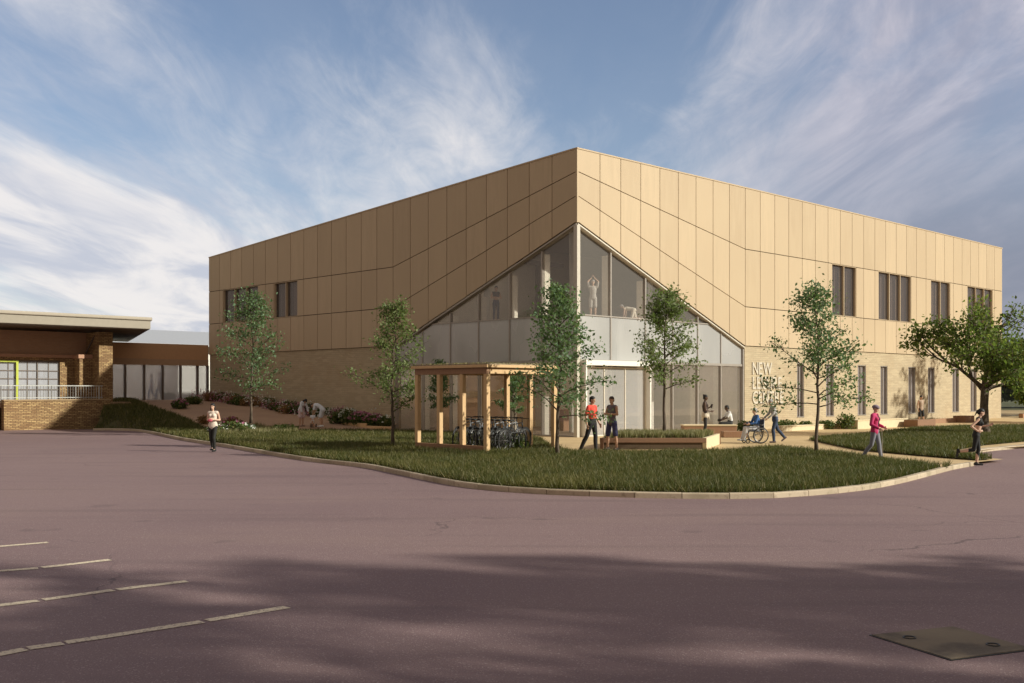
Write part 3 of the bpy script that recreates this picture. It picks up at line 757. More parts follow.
# interior
inn = MB(); inn.box(.6, UE-.6, .6, VE-.6, 4.78, 5.33); obj('first_floor', inn, INTF, hall)
iw = MB(); iw.box(.5, 22, 13.2, 13.4, 5.34, 12.0); iw.box(20.5, 20.7, .6, 13.2, 5.34, 12.2); iw.box(8.0, 8.2, 6.2, 13.2, .1, 4.77); iw.box(.6, 20, 13.2, 13.4, .1, 4.77); iw.box(UF+.35, UF+.5, .5, 13.1, .1, 4.77)
iw.box(.5, .62, VF+.05, 13.15, .1, 4.7)
obj('inner_wall', iw, INTW, hall)
obj('ceiling', MB().box(.6, 20.4, .6, 13.1, 10.4, 10.5), INTC, hall)
for a, b in ((3.5, 3.5), (3.5, 9.5), (9.5, 3.5)): obj('column', MB().tube([(a, b, .1), (a, b, 4.77)], .16, 16), WHITE, hall); obj('column', MB().tube([(a, b, 5.34), (a, b, 10.4)], .14, 16), WHITE, hall)
tb = MB(); tb.box(.9, 7.8, 10.2, 10.35, .1, 3.2); obj('timber_screen', tb, TIMBER, hall)
dk = MB(); dk.box(4.5, 7.5, 5.0, 5.8, .1, 1.15); obj('reception_desk', dk, TIMBER2, hall)
gf = MB().box(.3, UF, .3, 13, .06, .10); obj('ground_floor', gf, INTF, hall)
obj('gym_frame', MB().box(2.6, 6.0, 6.4, 6.6, 8.4, 8.62).box(4.1, 4.3, 6.42, 6.58, 5.34, 8.45), DKFRAME, hall)
LAMPH = bpy.data.materials.new('lit_ceiling_light'); LAMPH.use_nodes = True; _c = LAMPH.node_tree.nodes['Principled BSDF']
_c.inputs['Emission Color'].default_value = (1, .90, .74, 1); _c.inputs['Emission Strength'].default_value = 4.5
for a in (2.5, 6.5):
    for b in (2.5, 6.5, 10.5):
        if a != b: obj('ceiling_glow_panel', MB().box(a-.5, a+.5, b-.5, b+.5, 10.34, 10.39), LAMPH, hall)
        obj('ceiling_glow_panel', MB().box(a-.5, a+.5, b-.5, b+.5, 4.70, 4.76), LAMPH, hall)
obj('ceiling_glow_panel', MB().box(9.6, 11.4, 1.6, 2.6, 4.70, 4.76), LAMPH, hall)
# lettering
sgn = thing('wall_sign', 'raised pale letters of the centre name on the buff brick beside the glazing', 'sign', (RU(752), -.0, 1.42), auth='frame')
def text(s_, size, depth):
    c = bpy.data.curves.new('t', 'FONT'); c.body = s_; c.size = size; c.extrude = depth/2; c.offset = .008; c.space_character = 1.0
    o = bpy.data.objects.new('t', c); C.objects.link(o); bpy.context.view_layer.update()
    me = bpy.data.meshes.new_from_object(o.evaluated_get(bpy.context.evaluated_depsgraph_get())); bpy.data.objects.remove(o); return me
LETM = M('letter_metal', (.60, .54, .44), .5, .0)
for row, (wd, zb_) in enumerate((('NEW', 2.94), ('LEISURE', 2.18), ('CENTRE', 1.42))):
    x = RU(752); 
    for ch in wd:
        me = text(ch, .93, .035); xs = [v.co.x for v in me.vertices]; mn, mx = min(xs), max(xs)
        me.transform(Matrix.Translation((0, 0, 0)))
        wid = (mx-mn); k = .86
        for v in me.vertices:
            X, Y, Z = v.co; v.co = ((X-mn)*k + (x-BASE[sgn.name].x), -.028-Z, Y + zb_-1.42)
        o = obj('letter', me, LETM, sgn); x += wid*k+.075
# ------------------------------------------------------------------ LINK + OLD BUILDING
ZTER = 1.45
link = thing('link_corridor', 'low glazed corridor under a brown band joining the two buildings', 'building', (-3.5, 32.3, ZTER), auth='frame')
LK0, LK1 = -10.5, -.05
lk = MB(); lk.box(LK0, LK1, 32.3, 32.6, 3.72, 5.05); obj('band_panel', lk, M('tan_band', (.56, .33, .18), .7), link)
obj('wall', MB().box(LK0, LK1, 32.31, 32.6, 1.2, 1.49), TIMBER2, link)
obj('band_lower', MB().box(LK0, LK1, 32.285, 32.55, 3.70, 4.08), M('tan_sill', (.46, .30, .19), .8), link)
obj('roof', MB().box(LK0, LK1, 32.4, 40, 4.95, 5.02), ROOFG, link)
def onlink(px, v=32.2):
    k = (px-512)/F; ox = CX+v*DL[0]; oy = CY+v*DL[1]; return (k*oy-ox)/(DR[0]-k*DR[1])
lm = MB(); lp = MB(); xs = [onlink(q) for q in (96, 113, 126.5, 145.5, 164, 182, 199)]+[LK1]
for a in xs: lm.box(a-.05, a+.05, 32.31, 32.55, 1.49, 3.72)
for a, b in zip(xs[:-1], xs[1:]): lp.box(a+.05, b-.05, 32.42, 32.432, 1.49, 3.72)
obj('mullions', lm, DKFRAME, link); obj('glazing', lp, GLASSW, link)
obj('inner_wall', MB().box(LK0, LK1, 36.5, 36.7, 1.4, 4.9), WHITE, link)
obj('floor', MB().box(LK0, LK1, 32.6, 36.5, 1.42, 1.5), INTF, link)
LAMP = bpy.data.materials.new('added_glow_panel'); LAMP.use_nodes = True; _b = LAMP.node_tree.nodes['Principled BSDF']  # unseen emissive panels, added to brighten the corridor glazing
_b.inputs['Emission Color'].default_value = (1, .97, .93, 1); _b.inputs['Emission Strength'].default_value = 3.0
for k in range(5): obj('ceiling_glow_panel', MB().box(LK0+.6+k*2.0, LK0+1.6+k*2.0, 33.6, 35.4, 4.80, 4.84), LAMP, link)
# pale roof hall behind the link
bh = thing('distant_hall', 'pale grey metal roof showing above the glazed corridor', 'building', (3, 48, 0), auth='frame')
obj('wall', MB().box(-6, 14, 48, 60, 0, 5.7), WHITE, bh)
obj('roof', MB().slab([(-6.5, 47, 5.6), (14.5, 47, 5.6), (14.5, 55, 7.1), (-6.5, 55, 7.1)], (0, 0, .15)), PALEROOF, bh)
# old stone building
old = thing('stone_pavilion', 'older stone building with deep flat eaves and large windows on a stone plinth', 'building', (-12, 29, ZTER), auth='frame')
WP = 30.0
def onv(px, v):
    k = (px-512)/F; ox = CX+v*DL[0]; oy = CY+v*DL[1]; return (k*oy-ox)/(DR[0]-k*DR[1])
a60, a77, a95 = onv(60, WP), onv(77, WP-.4), onv(95.4, WP-.4)
ow = MB(); ow.box(a60, onv(112, WP), WP, WP+.3, 1.2, 3.95); ow.box(-22, a60, WP, WP+.3, 3.78, 3.95)
obj('stone_wall', ow, STONE, old)
obj('upper_wall', MB().box(-22, onv(112, WP), WP+.05, WP+.3, 4.12, 5.42), REDBRICK, old)
obj('ledge', MB().box(-22, onv(104, WP), WP-.12, WP+.3, 3.95, 4.12), M('ledge_stone', (.48, .27, .17), .8), old)
pr = MB(); pr.box(a77, a95, WP-.75, WP-.02, 1.2, 3.92); o_ = obj('pier', pr, STONE, old)
obj('pier_cap', MB().box(a77-.08, a95+.08, WP-.83, WP-.01, 3.92, 4.14), M('ledge_stone2', (.48, .27, .17), .8), o_)
t0, t1 = onv(99, 28.3), onv(112.8, 28.3)
obj('tall_pier', MB().box(t0, t1, 28.3, WP+1.2, 1.0, 5.40), STONE, old)
win = MB()
wx0, wx1 = -22, a60
ws = [onv(-40, WP), onv(-18, WP), onv(0, WP), onv(18, WP), onv(38.5, WP), onv(60, WP)]
wp = MB(); wm = MB()
for a, b in zip(ws[:-1], ws[1:]):
    wp.box(a+.03, b-.03, WP+.14, WP+.15, ZTER+.08, 3.78)
    wm.box(b-.05, b-.0, WP+.08, WP+.2, ZTER, 3.78)
    for zz in (2.15, 2.75, 3.2): wm.box(a, b-.05, WP+.10, WP+.18, zz-.025, zz+.025)
    m_ = (a+b)/2; wm.box(m_-.02, m_+.02, WP+.11, WP+.17, ZTER, 3.78)
wm.box(ws[0], a60, WP+.07, WP+.2, 3.70, 3.78)
wo = obj('window', wm, DKFRAME, old); obj('pane', wp, GLASSW, wo)
lf = MB(); b_ = ws[3]; lf.box(b_-.10, b_+.02, WP-.02, WP+.06, ZTER, 3.76); lf.box(ws[1], b_-.1, WP-.02, WP+.06, 3.66, 3.76); lf.box(ws[1], ws[1]+.1, WP-.02, WP+.06, ZTER, 3.66)
obj('door_frame', lf, YELG, old, label='lime yellow door frame')
obj('inner_wall', MB().box(-22, onv(112, WP), WP+3.5, WP+3.7, 1.2, 5.3), M('cream_room', (.75, .66, .50), .8), old)
obj('inner_floor', MB().box(-22, onv(112, WP), WP+.3, WP+3.5, 1.3, ZTER), INTF, old)
shf = MB()
for k in range(9): shf.box(a60-2.6+k*.3, a60-2.45+k*.3, WP+.8, WP+.9, ZTER, 3.5)
shf.box(a60-2.7, a60-.1, WP+.78, WP+.92, 2.35, 2.75); shf.box(a60-2.7, a60-.1, WP+.78, WP+.92, 3.3, 3.7)
obj('shelving', shf, M('blue_grey_shelf', (.30, .33, .38), .6), old)
st = MB(); sx = onv(87, WP-.7); st.bar((sx, WP-.5, 4.14), (sx, WP-.5, 5.42), .10, .10); st.bar((sx, WP-.5, 4.2), (sx+.35, WP-1.2, 5.42), .07, .07)
obj('eaves_strut', st, DKFRAME, old)
# roof with skewed end
Ra = (-20.6, 60.3); Rb = (-27.3, 75.5)
ua, va = wf(*Ra); ub, vb = wf(*Rb)
ro = MB(); ro.prism([(-28, va), (ua, va), (ub, vb), (-28, vb)], 5.56, 5.60); obj('soffit', ro, SOFFIT, old)
fa = MB(); fa.prism([(-28.0, va-.06), (ua+.05, va-.06), (ub+.05, vb), (-28, vb)], 5.60, 6.05); obj('fascia', fa, FASCIA, old)
fg = MB(); fg.prism([(-28.1, va-.14), (ua+.12, va-.14), (ub+.12, vb), (-28.1, vb)], 6.052, 6.25); obj('gutter', fg, M('gutter_metal', (.36, .31, .24), .5, .1), old, bevel=.05)
ol2 = MB(); ol2.box(-22, -9.5, WP+3.8, vb-1, 0, 5.5); obj('rear_block', ol2, REDBRICK, old)
# plinth wall and terrace
pn = thing('plinth_wall', 'low coursed stone retaining wall beside the car park under the railing', 'wall', (-12, 27.6, 0), auth='frame')
q0, q1 = onv(4, 27.6), onv(110.5, 27.6)
obj('stonework', MB().box(q0, q1, 27.6, 28.0, -.2, 1.56), STONE, pn)
obj('coping', MB().box(q0-.03, q1+.03, 27.56, 28.04, 1.56, 1.62), M('coping_stone', (.42, .29, .16), .8), pn)
obj('return_wall', MB().box(-22, q0-.01, 28.6, 29.0, -.2, 1.56), M('shade_dark_brick', rough=.9, build=brick((.20, .10, .07), (.25, .13, .09), (.15, .1, .08), .225, .075)), pn)  # set-back wall, darkened in colour for the shade of the recess
top('terrace', MB().box(-24, -7.2, 28.0, WP+.1, 1.2, ZTER), PATHB, kind='structure')
bpy.data.objects['terrace'].location = (CX, CY, 0); bpy.data.objects['terrace'].rotation_euler = (0, 0, TH)
rl = thing('railing', 'galvanised upright bar railing on top of the stone retaining wall', 'railing', (-12, 27.8, 1.62), auth='frame')
rm = MB(); rm.bar((q0-4, 27.8, 2.36), (q1-.35, 27.8, 2.36), .05, .05)
rm.bar((q0-4, 27.8, 1.72), (q1-.35, 27.8, 1.72), .04, .04); obj('rails', rm, GREYM, rl)
rb_ = MB(); x = q0-4; k = 0
while x < q1-.35:
    rb_.tube([(x, 27.8, 1.62), (x, 27.8, 2.36)], .013 if k % 9 else .035, 6); x += .145; k += 1
obj('uprights', rb_, GREYM, rl)

# ------------------------------------------------------------------ TREES
def leaves(pts, n_per, spread, size, jit=1.):
    pts = np.asarray(pts); n = len(pts)*n_per
    Cn = np.repeat(pts, n_per, axis=0) + rng.normal(0, spread, (n, 3))*np.array([1, 1, .8])
    s_ = size*(.55+.9*rng.random(n))
    a = rng.normal(size=(n, 3)); a /= np.linalg.norm(a, axis=1)[:, None]
    b = rng.normal(size=(n, 3)); b = np.cross(a, b); b /= np.linalg.norm(b, axis=1)[:, None]
    c = np.cross(a, b)
    V = np.empty((n, 4, 3))
    V[:, 0] = Cn-a*s_[:, None]*.6; V[:, 1] = Cn+b*s_[:, None]*.36+c*s_[:, None]*.08; V[:, 2] = Cn+a*s_[:, None]*.6; V[:, 3] = Cn-b*s_[:, None]*.36+c*s_[:, None]*.08
    return V.reshape(-1, 3), np.arange(4*n).reshape(-1, 4)
def young_tree(x, y, z, H, label, spread=1.15, seed=1, low=.24, nbr=26, lpp=9, lsize=.115, mat=LEAF, lean=(0, 0), tr=.055, group='young birch trees round the hall', cat='tree', name='young_tree', vis=1.0):
    rs = random.Random(seed); global rng; rng = np.random.default_rng(seed+50)
    root = thing(name, label, cat, (x, y, z), 0, group)
    tm = MB(); trunk = []; n = 12; px_, py_ = 0, 0
    for i in range(n+1):
        t_ = i/n; trunk.append(Vector((px_+lean[0]*t_, py_+lean[1]*t_, H*.97*t_ - (.15 if i == 0 else 0)))); px_ += rs.gauss(0, .035)*H/6; py_ += rs.gauss(0, .035)*H/6
    tm.tube(trunk, [tr*(1.5 if i == 0 else 1)*(1-i/n)**.85+.006 for i in range(n+1)], 8)
    tips = []
    for k in range(nbr):
        t_ = low+(1-low)*((k+rs.random())/nbr)**1.0*.97; i = min(int(t_*n), n-1); p = trunk[i].lerp(trunk[i+1], t_*n-i)
        rel = (t_-low)/(1-low)
        prof = (math.sin(min(1, rel*2.2+.45)*math.pi*.5)*(1-rel)**.95+.10)
        L = spread*prof*rs.uniform(.55, 1.25); az_ = k*2.4+rs.uniform(-.6, .6); up = rs.uniform(.25, .75)+rel*.5
        d = Vector((math.cos(az_), math.sin(az_), up)); pts = [p]; q = p.copy(); m = 5
        for j in range(m):
            d += Vector((rs.gauss(0, .22), rs.gauss(0, .22), rs.gauss(-.02, .16))); q = q+d.normalized()*L/m; pts.append(q.copy())
            if j >= 1:
                tips.append(tuple(q)) 
                for _ in range(2 if j < 3 else 3):
                    d2 = (d+Vector((rs.gauss(0, .9), rs.gauss(0, .9), rs.gauss(0, .6)))).normalized(); e = q+d2*rs.uniform(.12, .34)*spread*.7
                    tm.tube([q, q.lerp(e, .5)+Vector((0, 0, .02)), e], [.008, .006, .004], 4, False)
                    tips.append(tuple(e)); tips.append(tuple(q.lerp(e, .6)))
        r0 = tr*.42*(1-t_*.6); tm.tube(pts, [r0*(1-j/m)*.9+.006 for j in range(m+1)], 6)
    tips.append(tuple(trunk[-1])); tips.append(tuple(trunk[-2]))
    obj('trunk', tm, BARK, root, smooth=True)
    V, T = leaves(tips, max(3, round(lpp*.62)), .105*spread, lsize*.74); fast_mesh('crown', V, T, mat, root)
    return root
def ptree(px, py, topy, z=.09, **kw):
    x, y = gp(px, py, z); H = EYE+(HZ-topy)/F*y-z
    return young_tree(x, y, z, H, **kw)
ptree(251, 420, 292, z=.75, label='slender young tree in front of the shaded brick wall by the flower beds', spread=1.9, seed=3, nbr=30, lpp=8, low=.2, lsize=.13)
ptree(393.5, 447, 298, label='young tree on the lawn left of the timber cycle shelter', spread=1.45, seed=11, nbr=28, lpp=8, mat=LEAFB)
ptree(558, 457.5, 284, label='young leafy tree in front of the glazed corner just left of the man in red', spread=1.5, seed=5, nbr=32, lpp=10)
ptree(817, 454, 285, label='young tree at the lawn edge in front of the lettered brick wall', spread=1.65, seed=9, nbr=30, lpp=9, low=.27)
xt, yt = gp(664, 435.2, .48)
young_tree(xt, yt, .50, EYE+(HZ-288)/F*yt-.5, 'young tree growing out of the raised timber planter', spread=1.5, seed=21, nbr=32, lpp=9, low=.3, mat=LEAFB)
young_tree(*gp(440, 436), .09, 3.4, 'small bushy tree between the cycle shelter and the glazing', spread=.9, seed=31, nbr=20, lpp=8, low=.3, tr=.03)
young_tree(*gp(515, 438.5), .09, 2.9, 'small sapling behind the bicycles in the shelter', spread=.75, seed=33, nbr=16, lpp=8, low=.3, tr=.025)
def big_tree(x, y, z, H, Rr, label, seed=1, mat=LEAF2, tr=.24, nl=2, lsize=.16, lpp=7, base=.28, name='mature_tree', group=None, flat=1.):
    rs = random.Random(seed); global rng; rng = np.random.default_rng(seed+90)
    root = thing(name, label, 'tree', (x, y, z), 0, group); tm = MB(); tips = []
    fork = H*base
    tm.tube([(0, 0, -.2), (.0, 0, .0), (.02, .0, .35), (rs.gauss(0, .05), 0, fork*.6), (rs.gauss(0, .1), 0, fork)], [tr*2.1, tr*1.6, tr*1.02, tr*.88, tr*.86], 10)
    for k in range(6):                               # root flare
        a = k*1.05+rs.random()*.4; tm.tube([(0, 0, .25), (math.cos(a)*tr*1.3, math.sin(a)*tr*1.3, .06), (math.cos(a)*tr*3, math.sin(a)*tr*3, -.08)], [tr*.5, tr*.32, .03], 6)
    def grow(p, d, L, r, lev):
        pts = [p]; q = p.copy(); m = 4; rr = [r]
        for j in range(m):
            d = (d+Vector((rs.gauss(0, .2), rs.gauss(0, .2), rs.gauss(.03, .14)))).normalized(); q = q+d*L/m; pts.append(q.copy()); rr.append(max(.008, r*(1-.45*(j+1)/m)))
            if lev >= 2: tips.append(tuple(q))
        tm.tube(pts, rr, 7 if lev < 2 else 4, lev < 2)
        if lev >= 4:
            tips.append(tuple(q)); return
        for _ in range(3 if lev < 3 else 3):
            b = pts[rs.choice((2, 3, 4))]; d2 = (d+Vector((rs.gauss(0, .75), rs.gauss(0, .75), rs.gauss(.05, .45)))).normalized()
            grow(b, d2, L*rs.uniform(.55, .8), r*.5, lev+1)
        grow(q, d, L*.65, r*.55, lev+1)
    nb_ = 6
    for k in range(nb_):
        a = k*2*math.pi/nb_+rs.uniform(-.4, .4); e = rs.uniform(.35, 1.1)
        grow(Vector((0, 0, fork*rs.uniform(.75, 1.))), Vector((math.cos(a), math.sin(a), e)), Rr*rs.uniform(.42, .55), tr*.5, 1)
    grow(Vector((0, 0, fork)), Vector((0, 0, 1)), (H-fork)*.42, tr*.6, 1)
    P = np.array(tips)                               # fit the crown to the wanted size
    zr_ = (H-.3)/P[:, 2].max(); rr_ = Rr/np.percentile(np.hypot(P[:, 0], P[:, 1]), 97)
    def fit(p):
        t_ = min(1, max(0, (p[2]-fork*.5)/(H*.25))); return (p[0]*(1+(rr_-1)*t_), p[1]*(1+(rr_-1)*t_), p[2]*(1+(zr_-1)*t_))
    tm.v = [fit(p) for p in tm.v]; P = np.array([fit(p) for p in P])
    obj('trunk', tm, BARK, root, smooth=True)
    V, T = leaves(P, lpp, .17, lsize); fast_mesh('crown', V, T, mat, root)
    return root
x, y = gp(984, 434.5, .1)
big_tree(x, y, .1, EYE+(HZ-292)/F*y, 3.5, 'broad mature tree with a forked dark trunk on the verge by the hall', seed=4, lpp=3, lsize=.14, tr=.20, base=.33)
big_tree(42.0, 80.5, 0, 9.4, 4.2, 'mature tree standing beyond the right end of the hall', seed=8, mat=LEAF2, lpp=7, lsize=.24)
big_tree(47.5, 86, 0, 10.5, 4.6, 'green tree cut by the right edge of the picture behind the verge', seed=14, mat=LEAF2, lpp=7, lsize=.24)
big_tree(39.5, 65.0, 0, 11.5, 3.2, 'tree out on the verge to the right of the hall', seed=77, lpp=4, lsize=.2)
# trees beside the car park whose long shadows cross the tarmac
for i, (a, b, h_, r_, lb) in enumerate([(12.5, 2.1, 15.5, 4.3, 'tallest tree close beside the car park'), (18.5, 6.6, 9.5, 3.4, 'smaller round tree beside the car park'), (21, 1.5, 13., 4.0, 'tree set back from the car park edge'), (28, 4.5, 16., 4.5, 'high tree far back from the car park'), (15, -3.5, 12., 4., 'tree beside the near end of the car park')]):
    big_tree(a, b, 0, h_, r_, lb, seed=40+i, mat=LEAF3, lpp=5, lsize=.32, name='car_park_tree', group='trees beside the car park', base=.22)
# far tree belt and hill
def belt(px0, px1, D, H, n, name, label, seed):
    rng2 = np.random.default_rng(seed); x0 = (px0-512)/F*D; x1 = (px1-512)/F*D; pts = []
    for k in range(n):
        cx_ = rng2.uniform(x0, x1); cy_ = D+rng2.uniform(-5, 8); r = H*rng2.uniform(.25, .45); cz = H*rng2.uniform(.25, .75)
        for _ in range(60):
            d = rng2.normal(size=3); d /= np.linalg.norm(d); pts.append((cx_+d[0]*r, cy_+d[1]*r, max(.3, cz+d[2]*r)))
    global rng; rng = rng2
    V, T = leaves(pts, 6, .5, .8); o = fast_mesh(name, V, T, LEAF3); o['kind'] = 'stuff'; o['label'] = label; o['category'] = 'trees'
belt(1000, 1500, 130, 7, 46, 'woodland', 'far belt of dark trees at the right beyond the hall', 5)
hl = MB(); n = 40; vs = []
for i in range(n+1):
    a = i/n; X = -420+a*420; zz = 26*math.sin(a*math.pi)**1.2*(1+.15*math.sin(a*9)); vs += [(X, 480, -1), (X, 560, zz+5), (X, 700, zz*.5)]
fs = []
for i in range(n): fs += [(i*3, i*3+3, i*3+4, i*3+1), (i*3+1, i*3+4, i*3+5, i*3+2)]
top('hill', hl.add(vs, fs), M('far_hill', (.10, .12, .12), 1), kind='structure', smooth=True)
# metal fence at the far right
fn = thing('mesh_fence', 'blue grey mesh fence beyond the right end of the hall', 'fence', (42, 84, 0), 0, auth='world')
fm = MB(); fpm = M('fence_post', (.12, .15, .18), .6)
for k in range(17): obj('post', MB().bar((36+k*2.5, 84+k*.4, 0), (36+k*2.5, 84+k*.4, 2.6), .07, .07), fpm, fn)
for k in range(25): fm.bar((36, 84, .1+k*.1), (76, 90.4, .1+k*.1), .012, .03)
obj('wires', fm, M('fence_green', (.10, .14, .18), .6), fn)

# ------------------------------------------------------------------ PLANTING
def clump(poly_or_pts, n, hmin, hmax, wd, z, mat, name, label, hills=True, flowers=None, group=None, kind='stuff', cat='plants', leafy=False):
    pass
def tuft(cx_, cy_, z, r, H, n, mat, V, T):
    """arching leaves from one crown, as strips"""
    for _ in range(n):
        a = random.uniform(0, 6.283); rr = r*random.random()**.5; h = H*random.uniform(.5, 1.1); o = random.uniform(.2, .8)*h
        x0, y0 = cx_+math.cos(a)*rr*.5, cy_+math.sin(a)*rr*.5; x1, y1 = cx_+math.cos(a)*(rr*.5+o*.5), cy_+math.sin(a)*(rr*.5+o*.5)
        w_ = .012+.012*random.random(); nx, ny = -math.sin(a)*w_, math.cos(a)*w_; b = len(V)
        V += [(x0-nx, y0-ny, z), (x0+nx, y0+ny, z), (x1, y1, z+h)]; T.append((b, b+1, b+2))
def shrubmesh(cx_, cy_, z, r, H, n, size, seed):
    global rng; rng = np.random.default_rng(seed)
    d = rng.normal(size=(n, 3)); d /= np.linalg.norm(d, axis=1)[:, None]; rad = rng.random(n)**.4
    P = np.column_stack([cx_+d[:, 0]*r*rad, cy_+d[:, 1]*r*rad, z+H*.5+d[:, 2]*H*.5*rad]); return leaves(P, 3, .06, size)
def shrub(px, py, r, H, label, mat=SHRUB, fl=None, z=None, seed=1, group=None, n=260, size=.10, name='shrub'):
    x, y = gph(px, py) if z is None else gp(px, py, z); zz = (hh(x, y)+.08) if z is None else z
    root = thing(name, label, 'shrub', (x, y, zz), auth='world', group=group)
    V, T = shrubmesh(x, y, zz, r, H, n, size, seed); fast_mesh('foliage', V, T, mat, root)
    stem = MB()
    for k in range(7): a = k*.9; stem.tube([(x, y, zz), (x+math.cos(a)*r*.5, y+math.sin(a)*r*.5, zz+H*.6)], [.012, .005], 4)
    obj('stems', stem, BARK, root)
    if fl:
        m_, nf = fl; global rng; rng = np.random.default_rng(seed+5)
        d = rng.normal(size=(nf, 3)); d[:, 2] = np.abs(d[:, 2]); d /= np.linalg.norm(d, axis=1)[:, None]
        P = np.column_stack([x+d[:, 0]*r, y+d[:, 1]*r, zz+H*.5+d[:, 2]*H*.62]); V, T = leaves(P, 4, .03, .09); fast_mesh('flowers', V, T, m_, root)
    return root
S = [(168, 404.5, .5, .45, 'low green shrub at the left end of the wall border', SHRUB, None), (180, 404.8, .45, .5, 'shrub with pink flowers near the corridor glazing', SHRUB, (PINK, 40)),
     (194, 406, .5, .45, 'green shrub in the border just right of the corridor', SHRUB, None), (206, 408, .4, .4, 'rust coloured low plant behind the walking woman', REDP, None),
     (232, 409, .5, .5, 'rust red bushy plant behind the slender young tree', REDP, (PINK, 20)), (243, 409.5, .4, .55, 'white flowering shrub left of the slender trunk', SHRUB, (WHITEP, 34)),
     (275, 411.5, .5, .5, 'rust brown plant right of the slender trunk', REDP, None), (288, 413, .35, .55, 'white flowered plant against the brick wall left of the family', SHRUB, (WHITEP, 26)),
     (338, 422, .5, .6, 'yellow green shrub right of the bending man', SHRUB, (PINK, 14)), (349, 423, .5, .75, 'green shrub topped with white flowers in the brick wall border', SHRUB, (WHITEP, 46)),
     (361, 424, .6, .65, 'pink flowering shrub in the middle of the border', SHRUB, (PINK, 90)), (374, 425, .55, .6, 'low shrub with pale pink flowers near the edging board', SHRUB, (PINK, 60)), (385, 425.5, .45, .55, 'green shrub at the right end of the wall border', SHRUB, (WHITEP, 16)),
     (218, 433, .5, .4, 'white speckled shrub beside the walking woman', SHRUB, (WHITEP, 30)), (232, 432.5, .75, .55, 'bright green bush at the lawn edge below the slender tree', SHRUB, (PINK, 10)),
     (246, 431.5, .5, .4, 'grey leaved bush at the foot of the slender tree', LEAF, (WHITEP, 20)), (284, 431, .6, .35, 'flat dark green bush at the path edge left of the family', SHRUB, None)]
for i, (a, b, r_, h_, lb, m_, fl) in enumerate(S): shrub(a, b+1.5, r_, h_, lb, m_, fl, seed=100+i, group='shrubs of the flower borders', n=300)
S2 = [(786, 430, .55, .5, 'green shrub at the foot of the lettered wall'), (806, 429.5, .4, .4, 'small dull shrub along the brick wall behind the young tree'), (826, 429, .45, .42, 'low brown green shrub beneath the hidden slot window'), (846, 429, .5, .8, 'taller dark green shrub at the end of the cream wall'), (745, 431.5, .4, .5, 'dark shrub behind the wheelchair user at the glazing corner')]
for i, (a, b, r_, h_, lb) in enumerate(S2): shrub(a, b, r_, h_, lb, SHRUB, None, z=.08, seed=140+i, group='shrubs along the brick wall')
shrub(511, 451, .55, .5, 'dark rounded shrub at the foot of the bicycles', SHRUB, None, z=.1, seed=160, n=500)
def stuffgrass(name, poly, n, H, z, mat, label, hills=False):
    xs = [p[0] for p in poly]; ys = [p[1] for p in poly]; V = []; T = []; k = 0
    while k < n:
        a, b = random.uniform(min(xs), max(xs)), random.uniform(min(ys), max(ys))
        if inpoly(np.array([[a, b]]), poly)[0]:
            tuft(a, b, z+(hh(a, b) if hills else 0), .12, H, 14, mat, V, T); k += 1
    o = fast_mesh(name, V, T, mat); o['kind'] = 'stuff'; o['label'] = label; o['category'] = 'ornamental grass'
stuffgrass('border_grass', [gph(*p) for p in [(212, 437), (300, 434.5), (292, 428), (225, 427)]], 260, .34, .08, SEDGE, 'straw coloured grass tufts in the bed by the path', True)

# ------------------------------------------------------------------ PLANTER, BENCHES, WALLS
def boxthing(name, label, cat, poly, z0, z1, mat, capmat=None, group=None, soil=None, endmat=None):
    c = (sum(p[0] for p in poly)/len(poly), sum(p[1] for p in poly)/len(poly))
    r_ = thing(name, label, cat, (*c, z0), auth='world', group=group); return r_, c
# long raised planter in front of the glazing
A = gp(603, 449.4, .075); Bq = gp(714, 448.6, .075)
D_ = 2.9
px0, px1, py0, py1 = A[0], Bq[0], A[1], A[1]+D_
plt = thing('raised_planter', 'long low rust brown planter with a sunlit end coloured pale before the glazing', 'planter', ((px0+px1)/2, py0+D_/2, .075), auth='world')
Q = [gp(600, 449.5, .075), gp(706.5, 449.5, .075), gp(720, 444.2, .075), gp(616, 444.2, .075)]
def wallq(a, b, w_, z0, z1, m):
    a = Vector((*a, 0)); b = Vector((*b, 0)); d = (b-a).normalized(); nn_ = Vector((-d.y, d.x, 0))*w_
    return m.prism([tuple(a)[:2], tuple(b)[:2], tuple(b+nn_)[:2], tuple(a+nn_)[:2]], z0, z1)
obj('front_board', wallq(Q[0], Q[1], .12, .31, .47, MB()), CORTEN, plt, bevel=.008)
obj('lower_board', wallq((Q[0][0]+.05, Q[0][1]+.05), (Q[1][0]-.05, Q[1][1]+.05), .1, .075, .308, MB()), M('dark_board_wood', rough=.8, build=wood((.08, .052, .03), (.105, .07, .04), (.05, .03, .02))), plt)  # lower board in a darker wood tone than the front board
obj('end_board', wallq((Q[1][0]+.003, Q[1][1]), Q[2], .14, .075, .473, MB()), CREAM, plt, bevel=.008)  # sunlit end given a paler colour than the other boards
obj('rear_board', wallq(Q[2], Q[3], .12, .075, .47, MB()), CORTEN, plt); obj('side_board', wallq(Q[3], Q[0], .12, .075, .469, MB()), CORTEN, plt)
obj('soil', MB().prism([(Q[0][0]+.15, Q[0][1]+.13), (Q[1][0]-.12, Q[1][1]+.13), (Q[2][0]-.16, Q[2][1]-.13), (Q[3][0]+.1, Q[3][1]-.13)], .2, .42), SOIL, plt)
Qi = [(Q[0][0]+.2, Q[0][1]+.2), (Q[1][0]-.2, Q[1][1]+.2), (Q[2][0]-.25, Q[2][1]-.2), (Q[3][0]+.2, Q[3][1]-.2)]
stuffgrass('planter_grass', Qi, 900, .28, .41, SEDGE, 'pale feathery grass filling the long raised planter')
